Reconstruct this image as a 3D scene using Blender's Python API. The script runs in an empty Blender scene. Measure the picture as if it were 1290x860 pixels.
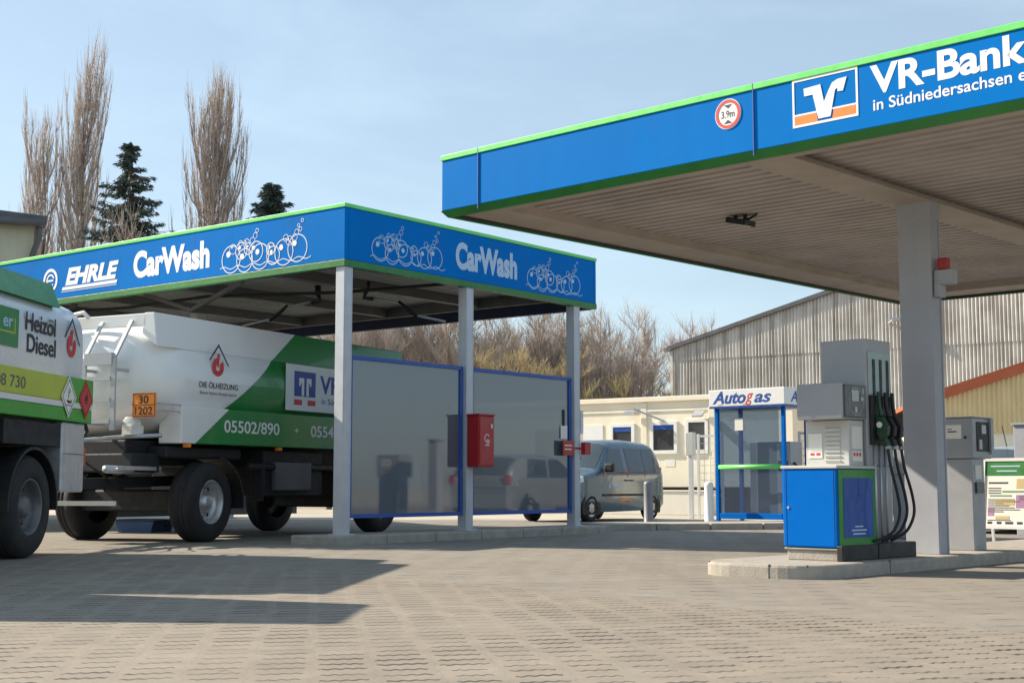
import bpy, bmesh, math, random
from mathutils import Vector, Matrix
R = math.radians
sc = bpy.context.scene
COL = sc.collection
rnd = random.Random(7)

# ------------------------------------------------------------------ camera, sky, sun, exposure
cam_d = bpy.data.cameras.new('camera'); cam = bpy.data.objects.new('camera', cam_d); COL.objects.link(cam)
cam_d.sensor_width = 36.0; cam_d.lens = 36.0 * 1760 / 1290
cam_d.clip_start = 0.1; cam_d.clip_end = 3000
cam.location = (0, 0, 0.77); cam.rotation_euler = (R(90 + 5.9), 0, 0)
sc.camera = cam
SUNV = Vector((-1.39, 0.575, 1.0)).normalized()
EL = math.asin(SUNV.z); AZ = math.atan2(SUNV.x, SUNV.y)
world = bpy.data.worlds.new('World'); sc.world = world; world.use_nodes = True
nt = world.node_tree; bg = nt.nodes['Background']
sky = nt.nodes.new('ShaderNodeTexSky'); sky.sky_type = 'NISHITA'; sky.sun_disc = False
sky.sun_elevation = EL; sky.sun_rotation = AZ
sky.air_density = 1.0; sky.dust_density = 0.8; sky.ozone_density = 1.0; sky.altitude = 100
# thin high cloud veil in the sky itself
tc = nt.nodes.new('ShaderNodeTexCoord'); mp = nt.nodes.new('ShaderNodeMapping')
mp.inputs['Scale'].default_value = (1.0, 1.0, 3.2)
nz = nt.nodes.new('ShaderNodeTexNoise'); nz.inputs['Scale'].default_value = 3.2; nz.inputs['Detail'].default_value = 7; nz.inputs['Roughness'].default_value = .62
nz.inputs['Distortion'].default_value = .25
rp = nt.nodes.new('ShaderNodeMapRange'); rp.inputs['From Min'].default_value = .48; rp.inputs['From Max'].default_value = .85
rp.inputs['To Min'].default_value = .34; rp.inputs['To Max'].default_value = .58
mx = nt.nodes.new('ShaderNodeMixRGB'); mx.inputs['Color2'].default_value = (6.3, 8.0, 9.1, 1)
nt.links.new(tc.outputs['Generated'], mp.inputs['Vector']); nt.links.new(mp.outputs[0], nz.inputs['Vector'])
nt.links.new(nz.outputs['Fac'], rp.inputs['Value']); nt.links.new(rp.outputs[0], mx.inputs['Fac'])
nt.links.new(sky.outputs[0], mx.inputs['Color1']); nt.links.new(mx.outputs[0], bg.inputs['Color'])
bg.inputs['Strength'].default_value = 0.078
sun_d = bpy.data.lights.new('sun', 'SUN'); sun_d.energy = 5.0; sun_d.angle = R(.5); sun_d.color = (1, .885, .72)
sun = bpy.data.objects.new('sun', sun_d); COL.objects.link(sun); sun.location = SUNV * 60
sun.rotation_euler = SUNV.to_track_quat('Z', 'Y').to_euler()
sc.view_settings.view_transform = 'Standard'; sc.view_settings.look = 'None'
sc.view_settings.exposure = 0.8; sc.view_settings.gamma = 1.0; sc.view_settings.use_curve_mapping = False

# ------------------------------------------------------------------ materials
def newmat(name):
    m = bpy.data.materials.new(name); m.use_nodes = True
    t = m.node_tree; return m, t, t.nodes['Principled BSDF']
def N(t, kind, **kw):
    n = t.nodes.new('ShaderNode' + kind)
    for k, v in kw.items(): setattr(n, k, v)
    return n
def L(t, a, b): t.links.new(a, b)
def M_(t, op, a, b=None, c=None):
    n = N(t, 'Math', operation=op)
    for i, v in enumerate((a, b, c)):
        if v is None: continue
        if isinstance(v, (int, float)): n.inputs[i].default_value = v
        else: L(t, v, n.inputs[i])
    return n.outputs[0]
def mixc(t, fac, a, b, mode='MIX'):
    n = N(t, 'MixRGB', blend_type=mode)
    for k, v in (('Fac', fac), ('Color1', a), ('Color2', b)):
        if isinstance(v, tuple): n.inputs[k].default_value = (*v[:3], 1)
        elif isinstance(v, (int, float)): n.inputs[k].default_value = v
        else: L(t, v, n.inputs[k])
    return n.outputs[0]
def noise(t, scale, detail=4, rough=.55, stretch=(1, 1, 1), coord='Object'):
    c = N(t, 'TexCoord'); mpn = N(t, 'Mapping'); mpn.inputs['Scale'].default_value = stretch
    L(t, c.outputs[coord], mpn.inputs[0])
    n = N(t, 'TexNoise'); n.inputs['Scale'].default_value = scale; n.inputs['Detail'].default_value = detail; n.inputs['Roughness'].default_value = rough
    L(t, mpn.outputs[0], n.inputs['Vector']); return n.outputs['Fac']
def rng(t, v, a, b, c=0, d=1):
    n = N(t, 'MapRange'); L(t, v, n.inputs['Value'])
    for k, x in zip(('From Min', 'From Max', 'To Min', 'To Max'), (a, b, c, d)): n.inputs[k].default_value = x
    return n.outputs[0]
def mat(name, col, rough=.5, metal=0, var=.12, scale=2.5, bump=0, bscale=60, streak=0, dirt=(.12, .1, .08), dirtamt=0, coat=0):
    m, t, b = newmat(name)
    f = rng(t, noise(t, scale, 5), .3, .7)
    lo = tuple(max(0, c * (1 - var)) for c in col); hi = tuple(min(1, c * (1 + var)) for c in col)
    c = mixc(t, f, lo, hi)
    if dirtamt:
        d = rng(t, noise(t, 1.7, 8, .7, (1, 1, .35)), .5, .8, 0, dirtamt); c = mixc(t, d, c, dirt)
    if streak:
        s = rng(t, noise(t, 6, 4, .6, (1, 1, .06)), .45, .8, 0, streak); c = mixc(t, s, c, dirt)
    L(t, c, b.inputs['Base Color'])
    L(t, rng(t, noise(t, scale * 4, 3), .3, .7, max(.02, rough - .08), min(1, rough + .1)), b.inputs['Roughness'])
    b.inputs['Metallic'].default_value = metal
    if coat: b.inputs['Coat Weight'].default_value = coat; b.inputs['Coat Roughness'].default_value = .05
    if bump:
        bp = N(t, 'Bump'); bp.inputs['Strength'].default_value = bump; bp.inputs['Distance'].default_value = .01
        L(t, noise(t, bscale, 4), bp.inputs['Height']); L(t, bp.outputs[0], b.inputs['Normal'])
    return m
BLUE = mat('fascia_blue', (.0, .165, .54), .55, var=.05, scale=.8, streak=.10, dirt=(.01, .07, .22))
BLUE.node_tree.nodes['Principled BSDF'].inputs['Specular IOR Level'].default_value = .04
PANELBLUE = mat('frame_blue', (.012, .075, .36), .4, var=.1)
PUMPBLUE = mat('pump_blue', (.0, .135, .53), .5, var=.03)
PUMPBLUE.node_tree.nodes['Principled BSDF'].inputs['Specular IOR Level'].default_value = .05
LGREEN = mat('trim_light_green', (.16, .68, .16), .4, var=.08)
DGREEN = mat('trim_green', (.02, .17, .03), .45, var=.15, dirtamt=.1)
PUMPGREEN = mat('pump_green', (.025, .22, .03), .4, var=.08)
WHITE = mat('white_paint', (.8, .8, .79), .45, var=.03)
LETTER = mat('letter_white', (.82, .82, .82), .5, var=.02)
LETTERDIM = mat('letter_pale_shaded', (.45, .58, .76), .5, var=.04)  # pale lettering; on the wash's right face, white with shade in the colour
ORANGE = mat('orange', (.85, .22, .03), .5, var=.05)
LOGOBLUE = mat('logo_blue', (.01, .07, .33), .5, var=.04)
BLACK = mat('black_plastic', (.013, .013, .015), .55, var=.2)
INK = mat('ink', (.03, .03, .035), .6, var=.1)
RUBBER = mat('rubber', (.018, .018, .02), .8, var=.3, scale=6, bump=.3, bscale=30, dirtamt=.25, dirt=(.09, .08, .07))
CHASSIS = mat('chassis', (.012, .013, .016), .65, var=.4, dirtamt=.12, dirt=(.05, .045, .04))
RIM = mat('steel_rim', (.55, .55, .56), .4, .75, var=.15, scale=8, dirtamt=.35)
RIMDARK = mat('worn_rim', (.16, .16, .17), .5, .4, var=.2, scale=8, dirtamt=.4)
GALV = mat('galvanised', (.5, .52, .55), .42, .55, var=.14, scale=7)
STEELCOL = mat('column_grey', (.5, .52, .56), .45, .1, var=.07, scale=5, streak=.12)
PILLAR = mat('pillar_grey', (.37, .385, .43), .5, 0, var=.05, scale=3, streak=.1)
PUMPGREY = mat('pump_grey', (.33, .34, .36), .42, .15, var=.05)
PUMPLIGHT = mat('pump_light_grey', (.52, .52, .5), .5, 0, var=.05, dirtamt=.1)
SCREENDARK = mat('bezel_dark', (.05, .055, .065), .3, var=.1)
LCD = mat('lcd', (.35, .38, .36), .2, var=.05)
TEAL = mat('slot_panel', (.32, .43, .44), .45, var=.05)
CEIL = mat('ceiling_sheet', (.42, .375, .36), .6, 0, var=.16, scale=1.2, dirtamt=.35, dirt=(.16, .13, .1))
SOFFIT = mat('soffit', (.40, .345, .30), .6, var=.12, scale=2, dirtamt=.25)
WASHCEIL = mat('wash_ceiling', (.33, .335, .335), .6, 0, var=.12, scale=1.5, dirtamt=.3)
STEELDARK = mat('dark_steel', (.12, .12, .125), .55, .2, var=.15)
TANKWHITE = mat('tank_white', (.78, .77, .73), .28, 0, var=.03, scale=1.5, dirtamt=.1, dirt=(.5, .46, .4), coat=.4)
TANKGREY = mat('tank_silver', (.66, .69, .72), .33, .1, var=.05, scale=1.5, dirtamt=.1, coat=.3)
BANDYEL = mat('band_yellow_green', (.45, .52, .05), .4, var=.06, dirtamt=.15)
BANDGRN = mat('band_green', (.04, .33, .03), .4, var=.08, dirtamt=.12)
TANKGREEN = mat('tank_green', (.02, .22, .07), .35, var=.08)
RED = mat('red_enamel', (.42, .015, .02), .4, var=.1)
REDLOGO = mat('red_logo', (.6, .04, .04), .5, var=.05)
LAMP_O = mat('orange_lens', (.95, .27, .01), .45, var=.05)
CONC = mat('concrete', (.36, .33, .29), .85, var=.18, scale=6, bump=.5, bscale=45, dirtamt=.4, dirt=(.12, .11, .1))
KERB = mat('kerbstone', (.37, .34, .295), .85, var=.15, scale=9, bump=.5, bscale=60, dirtamt=.4, dirt=(.15, .13, .11))
CREAM = mat('cream_wall', (.84, .77, .62), .7, var=.05, scale=1.5, dirtamt=.15, dirt=(.6, .5, .38), streak=.06)
WALLW = mat('white_wall', (.72, .69, .61), .8, var=.08, scale=1.2, dirtamt=.3, dirt=(.4, .35, .28))
FRAMEW = mat('window_white', (.8, .79, .76), .45, var=.04)
PANE = mat('window_pane', (.05, .05, .055), .08, var=.3, scale=1.5)
PANE.node_tree.nodes['Principled BSDF'].inputs['IOR'].default_value = 1.6
ORROOF = mat('orange_barge', (.5, .12, .045), .6, var=.12)
YELSHEET = mat('yellow_sheet', (.78, .62, .34), .6, var=.08, scale=2, streak=.15)
DARKROOF = mat('dark_roof', (.1, .1, .11), .7, var=.25)
DARKBLOCK = mat('dark_block', (.07, .065, .06), .8, var=.3)
CARBLUE = mat('car_slate_blue', (.085, .14, .185), .25, .3, var=.02, scale=.4, coat=.6)
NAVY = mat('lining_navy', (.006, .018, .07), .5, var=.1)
BOLLSHADED = mat('bollard_grey_shaded', (.2, .21, .23), .5, .1, var=.08)  # grey darkened to carry the shade the bollard stands in
CARSILVER = mat('car_silver', (.42, .44, .47), .3, .5, var=.02, scale=.4, coat=.6)
CARGLASS = mat('car_glass', (.045, .06, .07), .04, var=.1)
CARGLASS.node_tree.nodes['Principled BSDF'].inputs['IOR'].default_value = 1.7
NOZGREEN = mat('nozzle_green', (.008, .05, .025), .5)
LADDER = mat('ladder_grey', (.42, .44, .46), .6, 0, var=.05)
LENS = mat('lamp_lens', (.75, .75, .73), .15, var=.05)
REDLENS = mat('red_lens', (.4, .01, .01), .2, var=.05)
PAPER = mat('paper', (.78, .76, .7), .7, var=.04)
BARK = mat('bark_grey_brown', (.17, .125, .1), .9, var=.25, scale=4)
TWIG = mat('twig_brown', (.345, .285, .25), .9, var=.25, scale=2)
TWIGGREY = mat('twig_grey', (.40, .335, .295), .9, var=.25, scale=2)
HEDGE = mat('twig_pale', (.42, .345, .29), .9, var=.25, scale=2)
BIRCH = mat('twig_birch', (.40, .34, .32), .9, var=.2, scale=2)
OLIVE = mat('willow_twig', (.36, .29, .16), .9, var=.25, scale=2)
NEEDLE = mat('spruce_needles', (.065, .095, .085), .8, var=.4, scale=1.5)
BEIGEWALL = mat('beige_sheet', (.62, .57, .42), .6, var=.06, streak=.12)

def hall_mat():
    m, t, b = newmat('weathered_corrugated')
    base = mixc(t, rng(t, noise(t, 1.2, 5), .3, .7), (.58, .54, .48), (.78, .74, .67))
    s = rng(t, noise(t, 2.6, 5, .7, (1, 1, .05)), .46, .68, 0, .8); base = mixc(t, s, base, (.17, .13, .10))
    p = rng(t, noise(t, .5, 6, .7), .5, .75, 0, .35); base = mixc(t, p, base, (.24, .19, .15))
    L(t, base, b.inputs['Base Color']); b.inputs['Roughness'].default_value = .8
    return m
HALL = hall_mat()

def trailer_mat():
    # painted livery: white to green along a slanting edge (object space: y along, z up)
    m, t, b = newmat('trailer_livery')
    c = N(t, 'TexCoord'); sp = N(t, 'SeparateXYZ'); L(t, c.outputs['Object'], sp.inputs[0])
    e = M_(t, 'SUBTRACT', sp.outputs['Y'], M_(t, 'ADD', M_(t, 'MULTIPLY', M_(t, 'SUBTRACT', sp.outputs['Z'], 1.34), 1.45), .66))
    k = M_(t, 'GREATER_THAN', e, 0)
    col = mixc(t, k, (.82, .82, .81), (.018, .235, .05))
    col = mixc(t, rng(t, noise(t, 1.6, 7, .7, (1, 1, .4)), .5, .85, 0, .18), col, (.42, .40, .36))
    L(t, col, b.inputs['Base Color']); b.inputs['Roughness'].default_value = .3; b.inputs['Coat Weight'].default_value = .3
    return m
LIVERY = trailer_mat()

def glass_panel_mat():
    m, t, b = newmat('tinted_screen')
    out = t.nodes['Material Output']
    b.inputs['Base Color'].default_value = (.12, .15, .19, 1); b.inputs['IOR'].default_value = 2.0
    L(t, rng(t, noise(t, 3, 6, .65, (1, 1, .5)),   .3, .8, .015, .07), b.inputs['Roughness'])
    tr = N(t, 'BsdfTransparent'); tr.inputs[0].default_value = (.55, .6, .65, 1)
    ms = N(t, 'MixShader'); ms.inputs[0].default_value = .22
    L(t, b.outputs[0], ms.inputs[1]); L(t, tr.outputs[0], ms.inputs[2]); L(t, ms.outputs[0], out.inputs[0])
    return m
SCREEN = glass_panel_mat()
def clear_mat():
    m, t, b = newmat('clear_pane'); out = t.nodes['Material Output']
    b.inputs['Base Color'].default_value = (.2, .24, .3, 1); b.inputs['Roughness'].default_value = .05
    tr = N(t, 'BsdfTransparent'); tr.inputs[0].default_value = (.72, .78, .85, 1)
    ms = N(t, 'MixShader'); ms.inputs[0].default_value = .85
    L(t, b.outputs[0], ms.inputs[1]); L(t, tr.outputs[0], ms.inputs[2]); L(t, ms.outputs[0], out.inputs[0]); return m
CLEAR = clear_mat()

def paving_mat(name, ang, W, RL, frac, lo, hi, wave, jw, skew, amp):
    m, t, b = newmat(name)
    c = N(t, 'TexCoord'); mpn = N(t, 'Mapping'); mpn.inputs['Rotation'].default_value = (0, 0, R(ang)); L(t, c.outputs['Object'], mpn.inputs[0])
    nn = N(t, 'TexNoise'); nn.inputs['Scale'].default_value = 2.2; nn.inputs['Detail'].default_value = 3; L(t, mpn.outputs[0], nn.inputs['Vector'])
    sp = N(t, 'SeparateXYZ'); L(t, mpn.outputs[0], sp.inputs[0])
    wob = M_(t, 'MULTIPLY', M_(t, 'SUBTRACT', nn.outputs['Fac'], .5), .07)
    x = M_(t, 'ADD', sp.outputs['X'], wob); y0 = M_(t, 'ADD', sp.outputs['Y'], wob)
    cx = M_(t, 'DIVIDE', x, W); ci = M_(t, 'FLOOR', cx); fx = M_(t, 'ABSOLUTE', M_(t, 'SUBTRACT', M_(t, 'FRACT', cx), .5))
    sn = M_(t, 'MULTIPLY', M_(t, 'SINE', M_(t, 'MULTIPLY', x, 2 * math.pi / wave)), amp)
    y = M_(t, 'ADD', M_(t, 'ADD', y0, sn), M_(t, 'MULTIPLY', x, skew))
    y = M_(t, 'ADD', y, M_(t, 'MULTIPLY', M_(t, 'FRACT', M_(t, 'MULTIPLY', ci, .5)), RL))
    ry = M_(t, 'DIVIDE', y, RL); ri = M_(t, 'FLOOR', ry); fy = M_(t, 'ABSOLUTE', M_(t, 'SUBTRACT', M_(t, 'FRACT', ry), .5))
    cell = N(t, 'CombineXYZ'); L(t, ci, cell.inputs[0]); L(t, ri, cell.inputs[1])
    wn = N(t, 'TexWhiteNoise', noise_dimensions='2D'); L(t, cell.outputs[0], wn.inputs['Vector'])
    wv = wn.outputs['Value']
    # cross joints: dark wavy, open over a share of each column, width differing from stone to stone
    jwv = M_(t, 'ADD', M_(t, 'MULTIPLY', wv, jw * .9), jw * .45)
    cj = M_(t, 'MULTIPLY', M_(t, 'GREATER_THAN', M_(t, 'ADD', fy, jwv), .5), M_(t, 'LESS_THAN', fx, M_(t, 'ADD', frac * .5 - .07, M_(t, 'MULTIPLY', wv, .12))))
    # long joints: filled with sand, hardly darker
    lx = M_(t, 'ADD', cx, M_(t, 'MULTIPLY', M_(t, 'SINE', M_(t, 'MULTIPLY', sp.outputs['Y'], 2 * math.pi / RL)), .035))
    lj = M_(t, 'MULTIPLY', M_(t, 'GREATER_THAN', M_(t, 'ABSOLUTE', M_(t, 'SUBTRACT', M_(t, 'FRACT', lx), .5)), .485), .07)
    big = noise(t, .35, 6, .6); mid = noise(t, 3.5, 6, .7); fine = noise(t, 90, 3, .7)
    base = mixc(t, rng(t, mid, .3, .7), lo, hi)
    base = mixc(t, M_(t, 'MULTIPLY', wv, .35), base, tuple(v * .82 for v in lo))
    base = mixc(t, rng(t, big, .48, .75, 0, .38), base, tuple(v * .6 for v in lo))
    base = mixc(t, rng(t, fine, .5, .75, 0, .45), base, tuple(v * .55 for v in lo))
    sp2 = rng(t, noise(t, .9, 8, .75), .62, .74, 0, .45); base = mixc(t, sp2, base, (.09, .08, .07))
    worn = rng(t, noise(t, 1.1, 5, .65), .36, .58, .25, 1)
    cj = M_(t, 'MULTIPLY', cj, worn)
    drip = rng(t, noise(t, 7, 3, .5), .69, .76, 0, .55); base = mixc(t, drip, base, (.06, .052, .045))
    trk = rng(t, noise(t, 1.0, 4, .6, (1.6, .12, 1)), .52, .72, 0, .3); base = mixc(t, trk, base, (.12, .10, .085))
    jm = M_(t, 'MAXIMUM', cj, lj)
    jf = M_(t, 'MULTIPLY', jm, .95)
    base = mixc(t, jf, base, (.03, .025, .02))
    L(t, base, b.inputs['Base Color']); b.inputs['Roughness'].default_value = .82
    h = M_(t, 'SUBTRACT', M_(t, 'ADD', M_(t, 'MULTIPLY', fine, .3), M_(t, 'MULTIPLY', wv, .12)), jm)
    bp = N(t, 'Bump'); bp.inputs['Strength'].default_value = .7; bp.inputs['Distance'].default_value = .008; L(t, h, bp.inputs['Height']); L(t, bp.outputs[0], b.inputs['Normal'])
    return m
PAVE_TAN = paving_mat('paving_tan', -8, .262, .172, .74, (.232, .198, .158), (.322, .272, .217), .052, .105, -.14, .011)
PAVE_GREY = paving_mat('paving_grey', 6.6, .415, .36, .42, (.225, .2, .168), (.30, .268, .225), .12, .05, -.1, .014)
GROUND = mat('yard_ground', (.42, .38, .31), .9, var=.2, scale=.6, bump=.3, bscale=30, dirtamt=.3, dirt=(.25, .22, .18))

# ------------------------------------------------------------------ mesh helpers
class MB:
    def __init__(s): s.v = []; s.f = []; s.mi = []; s.sm = []
    def add(s, vs, fs, mi=0, sm=False):
        o = len(s.v); s.v += [tuple(p) for p in vs]
        for f in fs: s.f.append(tuple(o + i for i in f)); s.mi.append(mi); s.sm.append(sm)
        return s
    def box(s, x0, x1, y0, y1, z0, z1, mi=0):
        return s.add([(x, y, z) for z in (z0, z1) for y in (y0, y1) for x in (x0, x1)],
              [(0, 2, 3, 1), (4, 5, 7, 6), (0, 1, 5, 4), (2, 6, 7, 3), (0, 4, 6, 2), (1, 3, 7, 5)], mi)
    def obox(s, c, sx, sy, sz, rot, mi=0):
        mt = rot if isinstance(rot, Matrix) else Matrix.Rotation(rot, 3, 'Z'); c = Vector(c)
        vs = [c + mt @ Vector((x * sx / 2, y * sy / 2, z * sz / 2)) for z in (-1, 1) for y in (-1, 1) for x in (-1, 1)]
        return s.add(vs, [(0, 2, 3, 1), (4, 5, 7, 6), (0, 1, 5, 4), (2, 6, 7, 3), (0, 4, 6, 2), (1, 3, 7, 5)], mi)
    def bar(s, p, q, w, h=None, mi=0):
        p = Vector(p); q = Vector(q); d = q - p; h = h or w
        rot = d.to_track_quat('Y', 'Z').to_matrix()
        return s.obox((p + q) / 2, w, d.length, h, rot, mi)
    def prism(s, poly, ax, a, b, mi=0):
        n = len(poly)
        def P(u, v, w): return {'x': (w, u, v), 'y': (u, w, v), 'z': (u, v, w)}[ax]
        vs = [P(u, v, a) for u, v in poly] + [P(u, v, b) for u, v in poly]
        fs = [tuple(range(n))[::-1], tuple(range(n, 2 * n))] + [(i, (i + 1) % n, n + (i + 1) % n, n + i) for i in range(n)]
        return s.add(vs, fs, mi)
    def tube(s, pts, r, n=8, mi=0, cap=True):
        pts = [Vector(p) for p in pts]; rs = r if isinstance(r, (list, tuple)) else [r] * len(pts)
        vs = []; up = None
        for i, p in enumerate(pts):
            d = (pts[min(i + 1, len(pts) - 1)] - pts[max(i - 1, 0)]).normalized()
            if up is None: up = d.orthogonal().normalized()
            u = (up - d * up.dot(d)); u = u.normalized() if u.length > 1e-6 else d.orthogonal().normalized()
            up = u; w = d.cross(u)
            for k in range(n):
                a = 2 * math.pi * k / n; vs.append(p + (u * math.cos(a) + w * math.sin(a)) * rs[i])
        fs = [(i * n + k, i * n + (k + 1) % n, (i + 1) * n + (k + 1) % n, (i + 1) * n + k) for i in range(len(pts) - 1) for k in range(n)]
        if cap: fs += [tuple(range(n))[::-1], tuple(range((len(pts) - 1) * n, len(pts) * n))]
        return s.add(vs, fs, mi, n > 4)
    def lathe(s, prof, o, axis, n=32, mi=0, sm=True):
        o = Vector(o); ax = Vector(axis).normalized(); u = ax.orthogonal().normalized(); w = ax.cross(u)
        vs = [o + ax * h + (u * math.cos(2 * math.pi * k / n) + w * math.sin(2 * math.pi * k / n)) * r for r, h in prof for k in range(n)]
        fs = [(i * n + k, i * n + (k + 1) % n, (i + 1) * n + (k + 1) % n, (i + 1) * n + k) for i in range(len(prof) - 1) for k in range(n)]
        return s.add(vs, fs, mi, sm)
    def disc(s, o, axis, r, h, n=24, mi=0):
        return s.lathe([(1e-4, 0), (r, 0), (r, h), (1e-4, h)], o, axis, n, mi, False)
    def grid(s, P, nu, nv, mi=0, sm=True, closeu=False):
        vs = [P(i, j) for i in range(nu) for j in range(nv)]
        fs = [(i * nv + j, i * nv + j + 1, ((i + 1) % nu) * nv + j + 1, ((i + 1) % nu) * nv + j) for i in range(nu if closeu else nu - 1) for j in range(nv - 1)]
        return s.add(vs, fs, mi, sm)
    def cut(s):
        s.cuts = getattr(s, 'cuts', []); s.cuts.append(len(s.f)); return s
    def each(s, name, mats, parent=None, bevel=0, fix=True):
        out = []; cu = [0] + [c for c in s.cuts if 0 < c < len(s.f)] + [len(s.f)]
        for a, b in zip(cu, cu[1:]):
            m = MB(); ids = sorted({i for f in s.f[a:b] for i in f}); mp_ = {i: k for k, i in enumerate(ids)}
            m.v = [s.v[i] for i in ids]; m.f = [tuple(mp_[i] for i in f) for f in s.f[a:b]]; m.mi = s.mi[a:b]; m.sm = s.sm[a:b]
            out.append(m.build(name, mats, parent, bevel, fix))
        return out
    def build(s, name, mats, parent=None, bevel=0, fix=True):
        me = bpy.data.meshes.new(name); me.from_pydata(s.v, [], s.f)
        for m in (mats if isinstance(mats, (list, tuple)) else [mats]): me.materials.append(m)
        me.polygons.foreach_set('material_index', s.mi); me.polygons.foreach_set('use_smooth', s.sm)
        if fix:
            bm = bmesh.new(); bm.from_mesh(me); bmesh.ops.recalc_face_normals(bm, faces=bm.faces[:]); bm.to_mesh(me); bm.free()
        me.update()
        o = bpy.data.objects.new(name, me); COL.objects.link(o)
        if parent: o.parent = parent
        if bevel:
            b = o.modifiers.new('bevel', 'BEVEL'); b.width = bevel; b.segments = 2; b.limit_method = 'ANGLE'; b.angle_limit = R(35)
        return o
def tag(o, label=None, cat=None, group=None, kind=None):
    if label: o['label'] = label
    if cat: o['category'] = cat
    if group: o['group'] = group
    if kind: o['kind'] = kind
    return o
def thing(name, label, cat, loc, a=0, group=None):
    o = bpy.data.objects.new(name, None); COL.objects.link(o); o.empty_display_size = .2
    o.location = loc; o.rotation_euler = (0, 0, -R(a)); return tag(o, label, cat, group)
def copy_tree(o, parent=None):
    c = o.copy(); COL.objects.link(c)
    if parent: c.parent = parent
    for ch in o.children: copy_tree(ch, c)
    return c
def frame_pt(o, a, x, y, z=0):
    a = R(a); return Vector((o[0] + x * math.cos(a) + y * math.sin(a), o[1] - x * math.sin(a) + y * math.cos(a), z))
# lettering: text turned to a thin solid mesh, fitted to a width and cap height. face 'F': local -y side, 'S': local +x side
def txt(name, s, w, cap, m, parent, pos, face='F', bold=.02, shear=0, thick=.0016):
    cu = bpy.data.curves.new(name, 'FONT'); cu.body = s; cu.size = 1; cu.offset = bold; cu.extrude = .01; cu.shear = shear
    tmp = bpy.data.objects.new(name, cu); COL.objects.link(tmp)
    dg = bpy.context.evaluated_depsgraph_get(); me = bpy.data.meshes.new_from_object(tmp.evaluated_get(dg))
    bpy.data.objects.remove(tmp); bpy.data.curves.remove(cu)
    xs = [v.co.x for v in me.vertices]; x0, x1 = min(xs), max(xs); sx = w / (x1 - x0); sy = cap / .69
    for v in me.vertices:
        u = (v.co.x - x0) * sx; h = v.co.y * sy; d = (v.co.z + .01) / .02 * thick
        v.co = (u, -d, h) if face == 'F' else (d, u, h)
    me.materials.clear(); me.materials.append(m); me.name = name
    o = bpy.data.objects.new(name, me); COL.objects.link(o); o.parent = parent; o.location = pos; return o
def on_face(mb, face, u, h, d):  # (u along face, h up, d outward)
    return (u, -d, h) if face == 'F' else (d, u, h)
def flat(mb, pts, face, th, mi=0, d0=.0):
    n = len(pts); vs = [on_face(mb, face, u, h, d0) for u, h in pts] + [on_face(mb, face, u, h, d0 + th) for u, h in pts]
    mb.add(vs, [tuple(range(n)), tuple(range(n, 2 * n))] + [(i, (i + 1) % n, n + (i + 1) % n, n + i) for i in range(n)], mi)
def ringf(mb, face, cu, ch, r, w, a0=0, a1=360, n=28, th=.003, mi=0, su=1.0):
    for k in range(n):
        A = R(a0 + (a1 - a0) * k / n); B = R(a0 + (a1 - a0) * (k + 1) / n)
        flat(mb, [(cu + su * math.cos(A) * (r - w), ch + math.sin(A) * (r - w)), (cu + su * math.cos(A) * r, ch + math.sin(A) * r), (cu + su * math.cos(B) * r, ch + math.sin(B) * r), (cu + su * math.cos(B) * (r - w), ch + math.sin(B) * (r - w))], face, th, mi)
def blob(mb, face, cu, ch, r, th=.003, n=16, mi=0, su=1, d0=0):
    flat(mb, [(cu + su * r * math.cos(2 * math.pi * k / n), ch + r * math.sin(2 * math.pi * k / n)) for k in range(n)], face, th, mi, d0)

# ------------------------------------------------------------------ ground
def sheet(name, pts, z, m):
    mb = MB(); mb.add([(x, y, z) for x, y in pts], [tuple(range(len(pts)))]); o = mb.build(name, m, fix=False); tag(o, kind='structure')
    if o.data.polygons[0].normal.z < 0: o.data.flip_normals()
    return o
sheet('ground', [(-900, -60), (900, -60), (900, 1500), (-900, 1500)], 0, GROUND)
# border between the two paving patterns (world points)
BL = [(-9, 21.7), (-1.1, 12.0), (-.03, 10.75), (2.71, 7.4), (6, 3.4)]
sheet('grey_paving', [(-14, 33)] + BL[:1] + BL[1:] + [(30, 3.4), (30, 31), (12, 31)], .004, PAVE_GREY)
sheet('tan_paving', [(-30, 2)] + [(6, 2)] + BL[::-1] + [(-14, 33), (-30, 33)], .004, PAVE_TAN)

# ------------------------------------------------------------------ car wash
AW = 38.1; Q = (-2.25, 18.56)
wash = thing('car_wash', 'open steel car wash canopy with deep blue fascia, green edges and tinted side screens', 'car wash', (Q[0], Q[1], 0), AW)
WX = -13.2; WY = 5.93; Z0, Z1 = 3.71, 4.57
mb = MB(); t_ = .07
mb.box(WX, 0, 0, t_, Z0 + .095, Z1 - .055); mb.box(WX, 0, WY - t_, WY, Z0 + .095, Z1 - .055)
mb.box(-t_, 0, t_ + .002, WY - t_ - .002, Z0 + .095, Z1 - .055); mb.box(WX, WX + t_, t_ + .002, WY - t_ - .002, Z0 + .095, Z1 - .055)
wf = mb.build('fascia', BLUE, wash, .006)
mb = MB()
for x in (-1.05, -3.15, -5.25, -7.35, -9.45): mb.box(x - .004, x + .004, -.0015, .01, Z0 + .1, Z1 - .06).cut()
for y in (1.95, 3.95): mb.box(-.01, .0015, y - .004, y + .004, Z0 + .1, Z1 - .06).cut()
mb.each('panel_joint', LOGOBLUE, wf)
def rim_band(z0, z1, g):
    mb = MB(); mb.box(WX - g, g, -g, .09, z0, z1); mb.box(WX - g, g, WY - .09, WY + g, z0, z1); mb.box(-.09, g, .092, WY - .092, z0, z1); mb.box(WX - g, .09 + WX, .092, WY - .092, z0, z1); return mb
rim_band(Z0, Z0 + .092, .008).build('lower_trim', DGREEN, wash, .004)
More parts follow.
